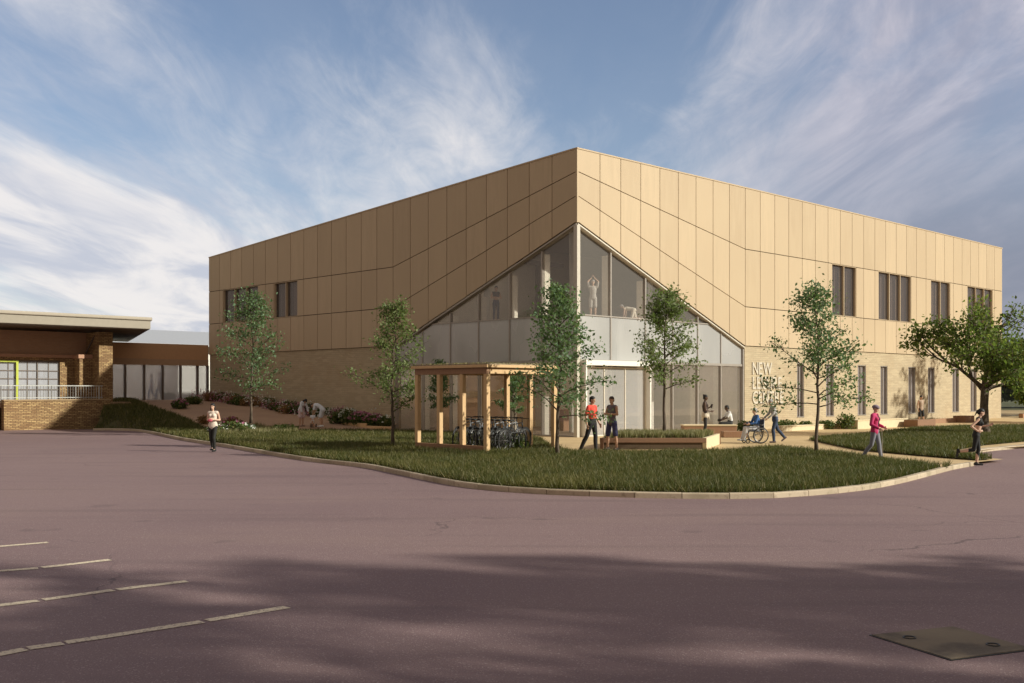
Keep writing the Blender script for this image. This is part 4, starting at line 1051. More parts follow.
# low edging running right from the planter
ed = [gp(718, 449.2, .08), gp(745, 452.4, .08), gp(776, 455.6, .08)]
# bench under the glazing
bn = thing('bench_block', 'brown timber block bench with pale top under the glazing', 'bench', (*gp(712, 434.5, .08), .08), auth='world')
b0 = gp(684, 435.6, .08); b1 = gp(735, 435.2, .08)
obj('block', MB().box(b0[0], b1[0], b0[1], b0[1]+.9, .08, .50), TIMBER2, bn, bevel=.01)
obj('seat_top', MB().box(b0[0]-.02, b1[0]+.02, b0[1]-.03, b0[1]+.93, .502, .57), CREAM, bn, bevel=.01)
b2 = gp(722, 437.2, .08)
bn2 = thing('bench_block', 'lower bench block, sunlit end coloured cream, beside the seated man', 'bench', (*gp(736, 437.2, .08), .08), auth='world')
obj('block', MB().box(b2[0], b2[0]+1.05, b2[1]-.35, b2[1]+.3, .08, .34), TIMBER2, bn2, bevel=.01)
obj('end_block', MB().box(b2[0]+1.055, b2[0]+1.35, b2[1]-.35, b2[1]+.3, .08, .52), CREAM, bn2, bevel=.01)  # light on the bench end put into a paler block colour
# walls along the right face (building frame, in front of v=0)
def fbox(name, label, cat, a, b, v0, v1, z0, z1, mat, capm=None, part='block', group=None):
    r_ = thing(name, label, cat, ((a+b)/2, (v0+v1)/2, z0), auth='frame', group=group)
    obj(part, MB().box(a, b, v0, v1, z0, z1), mat, r_, bevel=.012)
    if capm: obj('cap', MB().box(a-.03, b+.03, v0-.03, v1+.03, z1+.002, z1+.05), capm, r_, bevel=.008)
    return r_
def fu(px, v): return onv(px, v)
fbox('low_wall', 'long low cream wall in front of the shrubs along the brick face', 'wall', fu(778, -2.4), fu(846, -2.4), -2.6, -2.35, .06, .30, CREAM, CREAM, 'wall')
fbox('low_wall', 'cream seat wall behind the person in the magenta jacket', 'wall', fu(849, -3.2), fu(899, -3.2), -3.7, -2.9, .06, .50, CREAM, CREAM, 'wall')
w3 = fbox('wall_planter', 'low dark timber planter edge below the slot windows', 'planter', fu(899.5, -2.2), fu(955, -2.2), -2.3, -2.15, .06, .36, TIMBER2, None, 'edge_board')
fbox('bench_block', 'rust brown block seat in front of the low planter edge', 'bench', fu(909, -4.2), fu(927, -4.2), -4.7, -3.9, .06, .48, CORTEN, None, 'block')
fbox('bench_block', 'small brown block at the right end of the wall planter', 'bench', fu(954.5, -2.2), fu(963.5, -2.2), -2.9, -2.1, .06, .50, CORTEN, None, 'block')
fbox('low_wall', 'brown low wall to the right of the mature tree', 'wall', 47.2, 55, -1.2, -.9, .02, .40, TIMBER2, None, 'wall')
ww = [fw(fu(899.5, -2.2), -2.1), fw(fu(955, -2.2), -2.1), fw(fu(955, -2.2)+1, -.3), fw(fu(899.5, -2.2)+1, -.3)]
stuffgrass('planter_grass', ww, 260, .25, .10, GRASS, 'short dark grass in the planter below the slot windows')
e0_, e1_ = onu(393, -2.0), onu(342, -2.0)
for k in range(2):
    a_, b_ = lin(e0_, e1_, k/2)+.01, lin(e0_, e1_, (k+1)/2)-.01
    fbox('edging_board', ['pale timber edging board of the wall border nearest the young tree', 'pale timber edging board of the wall border nearest the family'][k], 'edging', -2.05, -1.97, a_, b_, hh(*fw(-2, a_))-.02, hh(*fw(-2, a_))+.30, TIMBER, None, 'board')
def bed(name, n, mat, label, H, size, u0, u1, v0_, v1_, seed, top_=False):
    global rng; rng = np.random.default_rng(seed); cn = int((v1_-v0_)*2.2); P = []
    for _ in range(cn):
        cu, cv_ = rng.uniform(u0, u1), rng.uniform(v0_, v1_); r = rng.uniform(.25, .55); h = H*rng.uniform(.6, 1.25); x0, y0 = fw(cu, cv_); z0 = hh(x0, y0)+.06; k = n//cn
        d = rng.normal(size=(k, 3)); d /= np.linalg.norm(d, axis=1)[:, None]; rad = (np.full(k, 1.) if top_ else rng.random(k)**.4)
        P.append(np.column_stack([x0+d[:, 0]*r*rad, y0+d[:, 1]*r*rad, z0+np.maximum(h*.5+d[:, 2]*h*.55*rad, .02)]))
    V, T = leaves(np.vstack(P), 2, .04, size); o = fast_mesh(name, V, T, mat); o['kind'] = 'stuff'; o['label'] = label; o['category'] = 'bedding plants'
bed('bedding_plants', 16000, SHRUB, 'low mixed green bedding along the shaded brick wall', .45, .09, -1.7, -.25, 13.4, 31.5, 501)
bed('bedding_flowers', 1500, PINK, 'pink flowers among the bedding along the shaded brick wall', .6, .07, -1.7, -.3, 14, 31, 502, True)
bed('bedding_flowers', 900, WHITEP, 'white flowers among the bedding along the shaded brick wall', .65, .07, -1.7, -.3, 14, 31, 503, True)
bed('bedding_flowers', 2600, REDP, 'rust coloured foliage among the bedding along the shaded brick wall', .5, .08, -1.9, -.5, 20, 30, 504)
# ------------------------------------------------------------------ CYCLE SHELTER
P0 = gp(486.8, 454.8, .09); s0u, s0v = wf(*P0); WS, LS = 3.05, 3.4; ZR = 2.92
sh = thing('cycle_shelter', 'timber post cycle shelter with a flat roof on the lawn', 'shelter', (s0u+WS/2, s0v+LS/2, .09), auth='frame')
PW = .15
for a in (0, WS):
    for k in range(4):
        b = LS*k/3; obj('post', MB().box(s0u+a-PW/2, s0u+a+PW/2, s0v+b-PW/2, s0v+b+PW/2, .0 if (a or k == 0) else .36, ZR-.30), TIMBER, sh, bevel=.008)
bmz = MB()
for a in (0, WS): obj('roof_beam', MB().box(s0u+a-PW/2+.002, s0u+a+PW/2-.002, s0v-PW/2+.002, s0v+LS+PW/2, ZR-.298, ZR-.10), TIMBER2 if a == 0 else TIMBER, sh, bevel=.006)  # left beam coloured darker, standing for its shaded face
for b in (0, LS): obj('cross_beam', MB().box(s0u+PW/2, s0u+WS-PW/2, s0v+b-PW/2+.01, s0v+b+PW/2-.01, ZR-.29, ZR-.12), TIMBER, sh, bevel=.006)
for k in range(1, 6): obj('joist', MB().box(s0u+PW/2, s0u+WS-PW/2, s0v+LS*k/6-.04, s0v+LS*k/6+.04, ZR-.26, ZR-.10), TIMBER, sh)
rf = obj('roof', MB().box(s0u-.16, s0u+WS+.18, s0v-.18, s0v+LS+.18, ZR-.098, ZR-.01), TIMBER, sh, bevel=.006)
obj('sedum', MB().box(s0u-.10, s0u+WS+.12, s0v-.12, s0v+LS+.12, ZR-.008, ZR+.03), SEDUM, rf)
obj('base_board', MB().box(s0u-.06, s0u+.06, s0v+PW/2, s0v+LS+PW/2, -.02, .355), TIMBER2, sh, bevel=.006)
V = []; T = []
for _ in range(500): tuft(s0u+random.uniform(-.05, WS+.05), s0v+random.uniform(-.05, LS+.05), ZR+.025, .04, .07, 3, SEDGE, V, T)
fast_mesh('roof_planting', V, T, SEDGE, rf)
# ------------------------------------------------------------------ BICYCLES
def make_bike(framecol, label):
    root = thing('bicycle', label, 'bicycle', (0, 0, 0), 0, 'bicycles parked side by side in the timber shelter')
    fm = BLACKM if framecol is None else M('bike_paint', framecol, .35, .2)
    for wx in (-.52, .52):
        wh = obj('wheel', MB().torus((wx, 0, .345), (0, 1, 0), .325, .024, 30, 6), RUBBER, root, smooth=True)
        rim = MB().torus((wx, 0, .345), (0, 1, 0), .298, .012, 28, 5); rim.tube([(wx, -.045, .345), (wx, .045, .345)], .02, 8)
        obj('rim', rim, CHROME, wh, smooth=True)
        spk = MB()
        for k in range(18):
            a = k*math.pi/9; spk.tube([(wx, .02*(-1)**k, .345), (wx+math.cos(a)*.29, 0, .345+math.sin(a)*.29)], .0025, 3, False)
        obj('spokes', spk, CHROME, wh)
        mg = MB(); pts = [(wx+math.cos(a)*.36, 0, .345+math.sin(a)*.36) for a in [R(20+q*14) for q in range(11)]]; mg.tube(pts, .02, 5); obj('mudguard', mg, BLACKM, wh, smooth=True)
    f = MB(); bb = (-.05, 0, .29); seat = (-.18, 0, .80); hd = (.34, 0, .86); hl_ = (.37, 0, .68)
    for a, b, r_ in ((bb, seat, .016), (seat, hd, .016), (bb, hl_, .019), (hd, hl_, .02)): f.tube([a, b], r_, 8)
    for s_ in (-1, 1):
        f.tube([bb, (-.52, .05*s_, .345)], .010, 6); f.tube([(-.18, 0, .76), (-.52, .05*s_, .345)], .009, 6); f.tube([hl_, (.44, .045*s_, .52), (.52, .045*s_, .345)], .012, 6)
    obj('frame', f, fm, root, smooth=True)
    obj('saddle', MB().cone2((-.33, 0, .93), (-.10, 0, .935), (.075, .03), (.022, .02), (0, 1, 0)), RUBBER, root, smooth=True)
    obj('seat_post', MB().tube([seat, (-.205, 0, .91)], .013, 8), CHROME, root)
    h = MB(); h.tube([hd, (.33, 0, .97)], .014, 8); h.tube([(.25, -.29, .99), (.33, -.2, 1.0), (.35, 0, .98), (.33, .2, 1.0), (.25, .29, .99)], .012, 6); obj('handlebar', h, BLACKM, root, smooth=True)
    cr = MB().torus((-.05, .05, .29), (0, 1, 0), .085, .008, 20, 4); cr.tube([(-.05, .06, .29), (.05, .07, .16)], .009, 5); cr.tube([(-.05, -.06, .29), (-.15, -.07, .42)], .009, 5)
    cr.box(.0, .1, .07, .16, .15, .17); cr.box(-.2, -.1, -.16, -.07, .41, .43); obj('crankset', cr, CHROME, root)
    return root
def dup(root, label):
    r_ = root.copy(); C.objects.link(r_); r_['label'] = label
    for ch in list(root.children):
        c = ch.copy(); C.objects.link(c); c.parent = r_
        for gch in ch.children: d = gch.copy(); C.objects.link(d); d.parent = c
    return r_
ords = ['nearest the front post', 'second from the front', 'third from the front', 'fourth from the front', 'fifth from the front', 'sixth from the front', 'seventh from the front', 'next to last in the row', 'at the far end of the row']
b0_ = make_bike(None, 'black bicycle in the shelter, '+ords[0]); b1_ = make_bike((.25, .26, .28), 'grey bicycle in the shelter, '+ords[1])
for i in range(9):
    o = [b0_, b1_][i] if i < 2 else dup([b0_, b1_][i % 2], ('black' if i % 2 == 0 else 'grey')+' bicycle in the shelter, '+ords[i])
    x, y = fw(s0u+1.50+.16*(i % 2), s0v+.30+i*.30); o.location = (x, y, .11); o.scale = (1.1, 1.1, 1.1); o.rotation_euler = (R(3*(-1)**i), 0, TH+R(16)+R(random.uniform(-6, 6)))
hp_ = thing('cycle_rack', 'row of low steel hoops between the parked bicycles', 'cycle rack', (s0u+1.55, s0v+1.4, .1), auth='frame')
for i in range(4):
    v_ = s0v+.19+i*.66; obj('hoop', MB().tube([(s0u+1.15, v_, .0), (s0u+1.15, v_, .62), (s0u+1.25, v_, .74), (s0u+1.8, v_, .74), (s0u+1.9, v_, .62), (s0u+1.9, v_, .0)], .022, 8), BLACKM, hp_, smooth=True)

# ------------------------------------------------------------------ PEOPLE
MATS = {}
def cm(col, rough=.8):
    k = tuple(col)
    if k not in MATS: MATS[k] = M('cloth_%d' % len(MATS), col, rough)
    return MATS[k]
SKINL = M('skin_light', (.66, .42, .30), .5); SKINM = M('skin_tan', (.52, .31, .20), .5); SKIND = M('skin_dark', (.10, .055, .035), .5); SKINP = M('skin_pale', (.62, .42, .32), .55)
HAIRB = M('hair_black', (.012, .010, .009), .6); HAIRBR = M('hair_brown', (.05, .03, .018), .6); HAIRG = M('hair_grey', (.38, .36, .35), .7)
EYEM = M('eye_dark', (.02, .015, .012), .3)
def remesh(mb, vox, smooth=4, disp=0):
    me = bpy.data.meshes.new('tmp'); me.from_pydata(mb.v, [], mb.f); o = bpy.data.objects.new('tmp', me); C.objects.link(o)
    m1 = o.modifiers.new('r', 'REMESH'); m1.mode = 'VOXEL'; m1.voxel_size = vox; m1.use_smooth_shade = True
    m2 = o.modifiers.new('s', 'SMOOTH'); m2.factor = .5; m2.iterations = smooth
    bpy.context.view_layer.update()
    out = bpy.data.meshes.new_from_object(o.evaluated_get(bpy.context.evaluated_depsgraph_get())); bpy.data.objects.remove(o); return out
STAND = dict(pel=(0, 0, .95), waist=(.005, 0, 1.09), chest=(.0, 0, 1.29), neck=(-.005, 0, 1.47), head=(.025, 0, 1.63),
    shL=(-.01, .18, 1.415), shR=(-.01, -.18, 1.415), elL=(-.03, .235, 1.14), elR=(-.03, -.235, 1.14), wrL=(.04, .245, .90), wrR=(.04, -.245, .90),
    hiL=(0, .09, .92), hiR=(0, -.09, .92), knL=(.02, .10, .50), knR=(.02, -.10, .50), anL=(-.02, .105, .085), anR=(-.02, -.105, .085))
def person(label, loc, heading, height, pose=None, skin=SKINL, hair=HAIRBR, hairstyle='short', topw=None, sleeves='short', bottom=None, legs='long', shoes=(.03, .03, .03),
           extra=None, female=False, fwd=(1, 0, 0), toeL=None, toeR=None, group=None, jacket=None, midriff=False, vest=False):
    k = height/1.75; J = {a: Vector(b) for a, b in STAND.items()}
    if pose:
        for a, b in pose.items(): J[a] = Vector(b)
    root = thing('person', label, 'person', loc, heading, group); V = Vector
    sc_ = lambda mb: (setattr(mb, 'v', [(p[0]*k, p[1]*k, p[2]*k) for p in mb.v]), mb)[1]
    lat = (J['shL']-J['shR']).normalized(); plat = (J['hiL']-J['hiR']).normalized()
    wS = .9 if female else 1.; hw = 1.08 if female else 1.
    hu = (J['head']-J['neck']).normalized(); hf = V(pose['face']) if pose and 'face' in pose else V((1, 0, 0)); hf = (hf-hu*hf.dot(hu)*.85).normalized(); hlat = hu.cross(hf).normalized()
    def torso(m, e, lo=True, hi=True, crop=None):
        segs = []
        if lo: m.cone2(J['pel']-(J['waist']-J['pel']).normalized()*.03, J['pel'].lerp(J['waist'], .5), (.155*hw+e, .105+e), (.138*hw+e, .10+e), plat)
        if lo or not crop: m.cone2(J['pel'].lerp(J['waist'], .4), J['waist'], (.135*hw+e, .095+e), (.125*wS+e, .09+e), plat)
        if hi:
            c1 = J['waist'] if not crop else J['waist'].lerp(J['chest'], .75)
            m.cone2(c1, J['chest'], (.125*wS+e, .09+e), (.152*wS+e, .108+e), lat); m.cone2(J['chest'], J['chest'].lerp(J['neck'], .55), (.152*wS+e, .108+e), (.135*wS+e, .082+e), lat)
            m.cone2(J['shL'].lerp(J['shR'], .12), J['shR'].lerp(J['shL'], .12), .058+e, .058+e)
            if female:
                f = lat.cross(V((0, 0, 1))) if abs(lat.z) < .9 else V((1, 0, 0)); up = (J['neck']-J['chest']).normalized(); f = lat.cross(up).normalized()
                for s_ in (-1, 1): m.ball(J['chest']+up*.02+lat*.065*s_+f*.07, .062+e*.6)
    def arm(m, s_, e, upto=1.):
        sh_, el, wr = J['sh'+s_], J['el'+s_], J['wr'+s_]; m.cone2(sh_, el if upto >= .5 else sh_.lerp(el, upto*2), .048*wS+e, .038*wS+e if upto >= .5 else .042+e)
        if upto > .5: m.cone2(el, el.lerp(wr, (upto-.5)*2), .038*wS+e, .026+e)
    def leg(m, s_, e, upto=1., flare=0):
        hi, kn, an = J['hi'+s_], J['kn'+s_], J['an'+s_]; m.cone2(hi, kn if upto >= .5 else hi.lerp(kn, upto*2), .082+e, (.052 if upto >= .5 else .066)+e+flare)
        if upto > .5:
            e2 = kn.lerp(an, (upto-.5)*2); mid = kn.lerp(e2, .35)+(V((-.012, 0, 0))); m.cone2(kn, mid, .052+e, .053+e+flare); m.cone2(mid, e2, .053+e+flare, .036+e+flare)
    # body: one continuous surface
    b = MB(); torso(b, 0)
    b.cone2(J['neck']-hu*.05, J['head']-hu*.06, .056*wS, .052*wS)
    ax = (hf, hlat, hu); b.ball(J['head']+hu*.025-hf*.008, (.094, .074, .092), 16, 10, ax); b.ball(J['head']-hu*.045+hf*.02, (.066, .054, .072), 14, 8, ax)
    b.cone2(J['head']+hf*.082+hu*.012, J['head']+hf*.098-hu*.022, .009, .014)
    for s_ in (-1, 1): b.ball(J['head']+hlat*.076*s_-hf*.005, (.018, .010, .030), 8, 6, ax)
    b.ball(J['head']-hu*.055+hf*.078, (.012, .022, .008), 8, 6, ax)
    for s_, si in (('L', 1), ('R', -1)):
        arm(b, s_, 0); leg(b, s_, 0)
        el, wr = J['el'+s_], J['wr'+s_]; d = (wr-el).normalized(); hd = V(pose['hd'+s_]) if pose and 'hd'+s_ in pose else d; hd = hd.normalized()
        pn_ = V((0, -si, 0)); pn_ = (pn_-hd*pn_.dot(hd)); pn_ = pn_.normalized() if pn_.length > .2 else hd.orthogonal().normalized(); ln = hd.cross(pn_).normalized()
        if ln.x < 0: ln = -ln
        b.cone2(wr, wr+hd*.075, (.028, .017), (.038, .015), ln)
        for q, (off, L) in enumerate(((-.030, .060), (-.010, .072), (.010, .076), (.029, .066))):
            p1 = wr+hd*.085+ln*off; p2 = p1+hd*L*.55+pn_*.012; p3 = p2+hd*L*.35+pn_*.024; b.cone2(p1-hd*.02, p2, .0095, .0085, n=8, k=2); b.cone2(p2, p3, .0085, .0075, n=8, k=2)
        p1 = wr+hd*.03+ln*.03; p2 = p1+hd*.035+ln*.028+pn_*.01; p3 = p2+hd*.03+ln*.004+pn_*.012; b.cone2(p1, p2, .012, .010, n=8, k=2); b.cone2(p2, p3, .010, .008, n=8, k=2)
        an = J['an'+s_]; td = V((toeL if s_ == 'L' else toeR) or (1, 0, 0)).normalized(); dn = (an-J['kn'+s_]).normalized(); dn = (dn-td*dn.dot(td)).normalized(); b.cone2(an, an+td*.12+dn*.042, .034, .020)
    big = k*1.
    obj('body', remesh(sc_(b), .0105), skin, root, smooth=True)
    if topw is not None:
        m = MB(); torso(m, .014, lo=not midriff, crop=midriff)
        ln_ = {'none': .10, 'short': .38, 'long': .97}[sleeves]
        for s_ in 'LR':
            if sleeves != 'none': arm(m, s_, .014 if sleeves == 'short' else .012, ln_)
        obj('shirt', remesh(sc_(m), .012), cm(topw), root, smooth=True)
    if jacket is not None:
        m = MB(); torso(m, .028)
        for s_ in 'LR': arm(m, s_, .024, .95)
        me = remesh(sc_(m), .013); bmj = bmesh.new(); bmj.from_mesh(me)       # open down the front
        ff = [f for f in bmj.faces if f.calc_center_median().x > .05*k and abs(f.calc_center_median().y) < .055*k and f.calc_center_median().z < J['neck'].z*k]
        bmesh.ops.delete(bmj, geom=ff, context='FACES'); bmj.to_mesh(me); bmj.free(); obj('jacket', me, cm(jacket), root, smooth=True)
    if bottom is not None:
        m = MB(); e = {'long': .016, 'shorts': .010, 'capri': .008, 'tight': .008, 'skirt': .02}[legs]
        up = (J['waist']-J['pel']).normalized(); m.cone2(J['pel']-up*.03, J['pel'].lerp(J['waist'], .55), (.155*hw+e, .108+e), (.135*hw+e, .098+e), plat)
        for s_ in 'LR': leg(m, s_, e, {'long': .985, 'shorts': .46, 'capri': .78, 'tight': .96, 'skirt': .42}[legs], {'shorts': .010, 'skirt': .04}.get(legs, 0))
        obj('shorts' if legs in ('shorts', 'skirt') else 'trousers', remesh(sc_(m), .012), cm(bottom), root, smooth=True)
    for s_ in 'LR':
        an = J['an'+s_]; td = V((toeL if s_ == 'L' else toeR) or (1, 0, 0)).normalized(); dn = (an-J['kn'+s_]).normalized(); dn = (dn-td*dn.dot(td)).normalized()
        m = MB(); m.cone2(an-td*.045+dn*.030, an+td*.165+dn*.042, (.048, .044), (.042, .030), td.cross(dn)); m.cone2(an-dn*.01, an+dn*.03, .045, .045)
        o = obj('shoe', remesh(sc_(m), .011), cm(shoes), root, smooth=True)
    for s_ in (-1, 1): obj('eye', sc_(MB().ball(J['head']+hf*.079+hlat*.030*s_+hu*.018, (.008, .012, .007), 8, 6, ax)), EYEM, root, smooth=True)
    if hairstyle != 'bald':
        m = MB(); H = J['head']
        if hairstyle == 'helmet': m.ball(H+hu*.055-hf*.012, (.118, .092, .075), 18, 10, ax); m.cone2(H+hf*.09+hu*.035, H+hf*.12+hu*.028, (.05, .01), (.04, .008), hlat)
        elif hairstyle == 'cap': m.ball(H+hu*.055-hf*.006, (.108, .086, .072), 16, 10, ax); m.cone2(H+hf*.08+hu*.035, H+hf*.145+hu*.02, (.06, .01), (.045, .008), hlat)
        else:
            m.ball(H+hu*.048-hf*.020, (.100, .083, .082), 16, 10, ax); m.ball(H+hu*.0-hf*.048, (.062, .076, .085), 14, 8, ax)
            if hairstyle == 'long':
                m.cone2(H-hf*.06, J['neck']-hf*.085-hu*.10, (.078, .045), (.062, .022), hlat)
                for s_ in (-1, 1): m.cone2(H+hlat*.074*s_-hf*.01, J['neck']+hlat*.085*s_-hf*.0-hu*.08, .024, .016)
            if hairstyle == 'pony': m.ball(H-hf*.11+hu*.03, .035); m.cone2(H-hf*.12+hu*.02, H-hf*.145-hu*.14, .032, .012)
            if hairstyle == 'bun': m.ball(H-hf*.09+hu*.09, .042)
        obj('helmet' if hairstyle == 'helmet' else 'hair', remesh(sc_(m), .010), hair, root, smooth=True)
    if extra: extra(root, J, k, sc_)
    return root
D90 = -math.pi/2
def at(px, py, z=.08): x, y = gp(px, py, z); return (x, y, z)
crossed = dict(elL=(.02, .25, 1.17), elR=(.02, -.25, 1.17), wrL=(.19, -.05, 1.20), wrR=(.20, .06, 1.16), hdL=(.1, -1, .1), hdR=(.1, 1, .1))
bent = dict(elL=(-.06, .23, 1.15), elR=(-.06, -.23, 1.15), wrL=(.17, .13, 1.17), wrR=(.17, -.13, 1.17), hdL=(.5, -.8, .4), hdR=(.5, .8, .4))
walk = dict(knL=(.18, .09, .52), anL=(.20, .09, .10), knR=(-.03, -.09, .50), anR=(-.34, -.09, .16))
# woman walking on the tarmac
def flowers_bunch(root, J, k, sc_):
    m = MB(); m.ball((.25, 0, 1.14), (.05, .09, .05)); obj('bag', sc_(m), cm((.55, .10, .14)), root, smooth=True)
person('woman in a white sleeveless top and black trousers walking on the tarmac', at(213, 452, 0), D90-.15, 1.66, dict(bent, knL=(.10, .07, .50), anL=(.02, .07, .09), knR=(.02, -.07, .50), anR=(-.12, -.07, .13)), SKINL, HAIRB, 'long', (.72, .62, .52), 'none', (.018, .018, .016), 'tight', (.02, .02, .02), flowers_bunch, True)
# men talking
person('man in a red polo shirt and black trousers facing the man in shorts', at(592, 452.6), R(-40), 1.83, dict(knL=(.05, .12, .5), anL=(.06, .13, .085), knR=(-.10, -.13, .52), anR=(-.33, -.16, .09), elL=(-.04, .25, 1.13), wrL=(.10, .26, .90), elR=(-.05, -.25, 1.13), wrR=(.0, -.27, .88), face=(1, .12, 0)), SKINM, HAIRB, 'short', (.78, .07, .045), 'short', (.012, .012, .014), 'long')
person('man in a grey vest and navy shorts standing with crossed arms', at(612, 450.8), R(222), 1.82, dict(crossed, face=(1, .15, 0), hiL=(0, .10, .92), hiR=(0, -.10, .92), knL=(.02, .17, .5), anL=(-.01, .20, .085), knR=(.02, -.17, .5), anR=(0, -.19, .085)), SKINM, HAIRBR, 'short', (.15, .13, .15), 'none', (.045, .045, .12), 'shorts', (.07, .06, .06))
# pair by the bench
def cardigan(root, J, k, sc_):
    m = MB(); m.cone2((0, 0, .90), (0, 0, 1.0), (.20, .15), (.165, .125), (0, 1, 0)); m.cone2((.14, .03, .98), (.18, .05, .74), .035, .025); m.cone2((-.05, 0, .92), (-.10, 0, .72), (.17, .07), (.15, .04), (0, 1, 0)); obj('cardigan', remesh(sc_(m), .012), cm((.55, .48, .38)), root, smooth=True)
    m = MB(); m.cone2((.27, .10, 1.24), (.27, .10, 1.33), .035, .04); obj('cup', sc_(m), cm((.05, .04, .04)), root, smooth=True)
person('woman with a cream cardigan tied round her waist standing by the bench', at(705, 437.8), R(-8), 1.84, dict(elL=(.02, .20, 1.15), wrL=(.22, .12, 1.25), elR=(.02, -.20, 1.13), wrR=(.22, -.12, 1.08), hdL=(.6, -.2, .7), hdR=(1, .2, .2)), SKIND, HAIRB, 'bun', (.05, .03, .025), 'none', (.02, .018, .018), 'tight', (.05, .04, .04), cardigan, True)
sit = dict(pel=(0, 0, .57), waist=(-.02, 0, .71), chest=(.04, 0, .91), neck=(.10, 0, 1.08), head=(.15, 0, 1.23), shL=(.07, .18, 1.03), shR=(.07, -.18, 1.03),
           elL=(.20, .22, .80), elR=(.20, -.22, .80), wrL=(.40, .10, .70), wrR=(.40, -.10, .70), hiL=(.02, .09, .55), hiR=(.02, -.09, .55), knL=(.42, .11, .56), knR=(.42, -.11, .54), anL=(.50, .11, .10), anR=(.62, -.11, .10))
def phone(root, J, k, sc_): obj('bag', remesh(sc_(MB().ball((.48, 0, .70), (.09, .12, .07))), .012), cm((.03, .025, .02)), root, smooth=True)
sx_, sy_ = gp(731, 436.6, .08)
person('seated man in a white t shirt and dark trousers on the end of the bench', (b1[0]-.18, b1[1]+.22, .04), R(186), 1.80, sit, SKIND, HAIRB, 'short', (.66, .66, .66), 'short', (.02, .02, .02), 'long', (.5, .48, .45), phone)
# wheelchair group
wl = at(754, 443.2)
chs = dict(sit); chs.update(elL=(.12, .25, .80), elR=(.12, -.25, .80), wrL=(.33, .22, .76), wrR=(.33, -.22, .76), knL=(.44, .10, .60), knR=(.44, -.10, .60), anL=(.56, .10, .17), anR=(.56, -.10, .17), neck=(.05, 0, 1.09), head=(.08, 0, 1.25), chest=(.0, 0, .92), shL=(.02, .18, 1.05), shR=(.02, -.18, 1.05), waist=(-.03, 0, .72))
HD = R(187)
person('white haired person in a blue jacket and pale trousers sitting in the wheelchair', (wl[0]+.10, wl[1], wl[2]), HD, 1.72, chs, SKINP, HAIRG, 'short', (.03, .10, .28), 'long', (.60, .60, .62), 'long', (.6, .6, .6))
wc = thing('wheelchair', 'wheelchair with large spoked wheels rolling across the plaza', 'wheelchair', (wl[0]+.10, wl[1], wl[2]), HD)
for s_ in (-1, 1):
    tw = obj('wheel', MB().torus((-.06, .30*s_, .31), (0, 1, 0), .295, .018, 30, 6), RUBBER, wc, smooth=True)
    obj('rim', MB().torus((-.06, .33*s_, .31), (0, 1, 0), .262, .010, 28, 5).torus((-.06, .30*s_, .31), (0, 1, 0), .275, .010, 28, 5).tube([(-.06, .26*s_, .31), (-.06, .34*s_, .31)], .02, 8), CHROME, tw, smooth=True)
    sp_ = MB()
    for q in range(20): a = q*math.pi/10; sp_.tube([(-.06, .30*s_, .31), (-.06+math.cos(a)*.27, .30*s_, .31+math.sin(a)*.27)], .003, 3, False)
    obj('spokes', sp_, CHROME, tw)
    cw = obj('caster', MB().torus((.42, .22*s_, .09), (0, 1, 0), .07, .02, 18, 6).tube([(.42, .2*s_, .09), (.42, .24*s_, .09)], .02, 8), RUBBER, wc, smooth=True)
    obj('armrest', MB().box(-.12, .22, .245*s_-.025, .245*s_+.025, .70, .73), RUBBER, wc, bevel=.01)
fr = MB()
for s_ in (-1, 1):
    y_ = .24*s_; fr.tube([(-.22, y_, .98), (-.20, y_, .45), (-.20, y_, .31)], .013, 8); fr.tube([(-.20, y_, .47), (.36, y_, .47), (.46, y_, .30), (.55, y_, .14)], .013, 8)
    fr.tube([(-.20, y_, .70), (.22, y_, .70), (.26, y_, .47)], .011, 8); fr.tube([(.40, y_*.93, .42), (.42, y_*.93, .09)], .012, 6); fr.tube([(-.22, y_, .96), (-.34, y_, .98)], .015, 8)
fr.tube([(-.2, -.24, .40), (.3, .24, .2)], .011, 6); fr.tube([(-.2, .24, .40), (.3, -.24, .2)], .011, 6)
obj('frame', fr, CHROME, wc, smooth=True)
obj('seat', MB().box(-.20, .28, -.22, .22, .445, .475), cm((.04, .10, .22)), wc, bevel=.01); obj('backrest', MB().box(-.235, -.205, -.22, .22, .50, .92), cm((.03, .05, .10)), wc, bevel=.008)
obj('footrest', MB().box(.52, .68, -.20, .20, .10, .12), BLACKM, wc)
person('man in a pale grey top and dark blue jeans pushing the wheelchair', (wl[0]+.82, wl[1]+.05, wl[2]), HD, 1.70, dict(pel=(0, 0, .95), chest=(.08, 0, 1.29), neck=(.12, 0, 1.46), head=(.18, 0, 1.61), shL=(.09, .18, 1.41), shR=(.09, -.18, 1.41), elL=(.16, .24, 1.16), elR=(.16, -.24, 1.16), wrL=(.36, .22, 1.0), wrR=(.36, -.22, 1.0), knL=(.12, .09, .52), anL=(.08, .09, .09), knR=(-.14, -.09, .53), anR=(-.42, -.09, .22)), SKINP, HAIRG, 'short', (.36, .35, .34), 'long', (.03, .05, .10), 'long', (.10, .07, .07), toeR=(.8, 0, -.6))
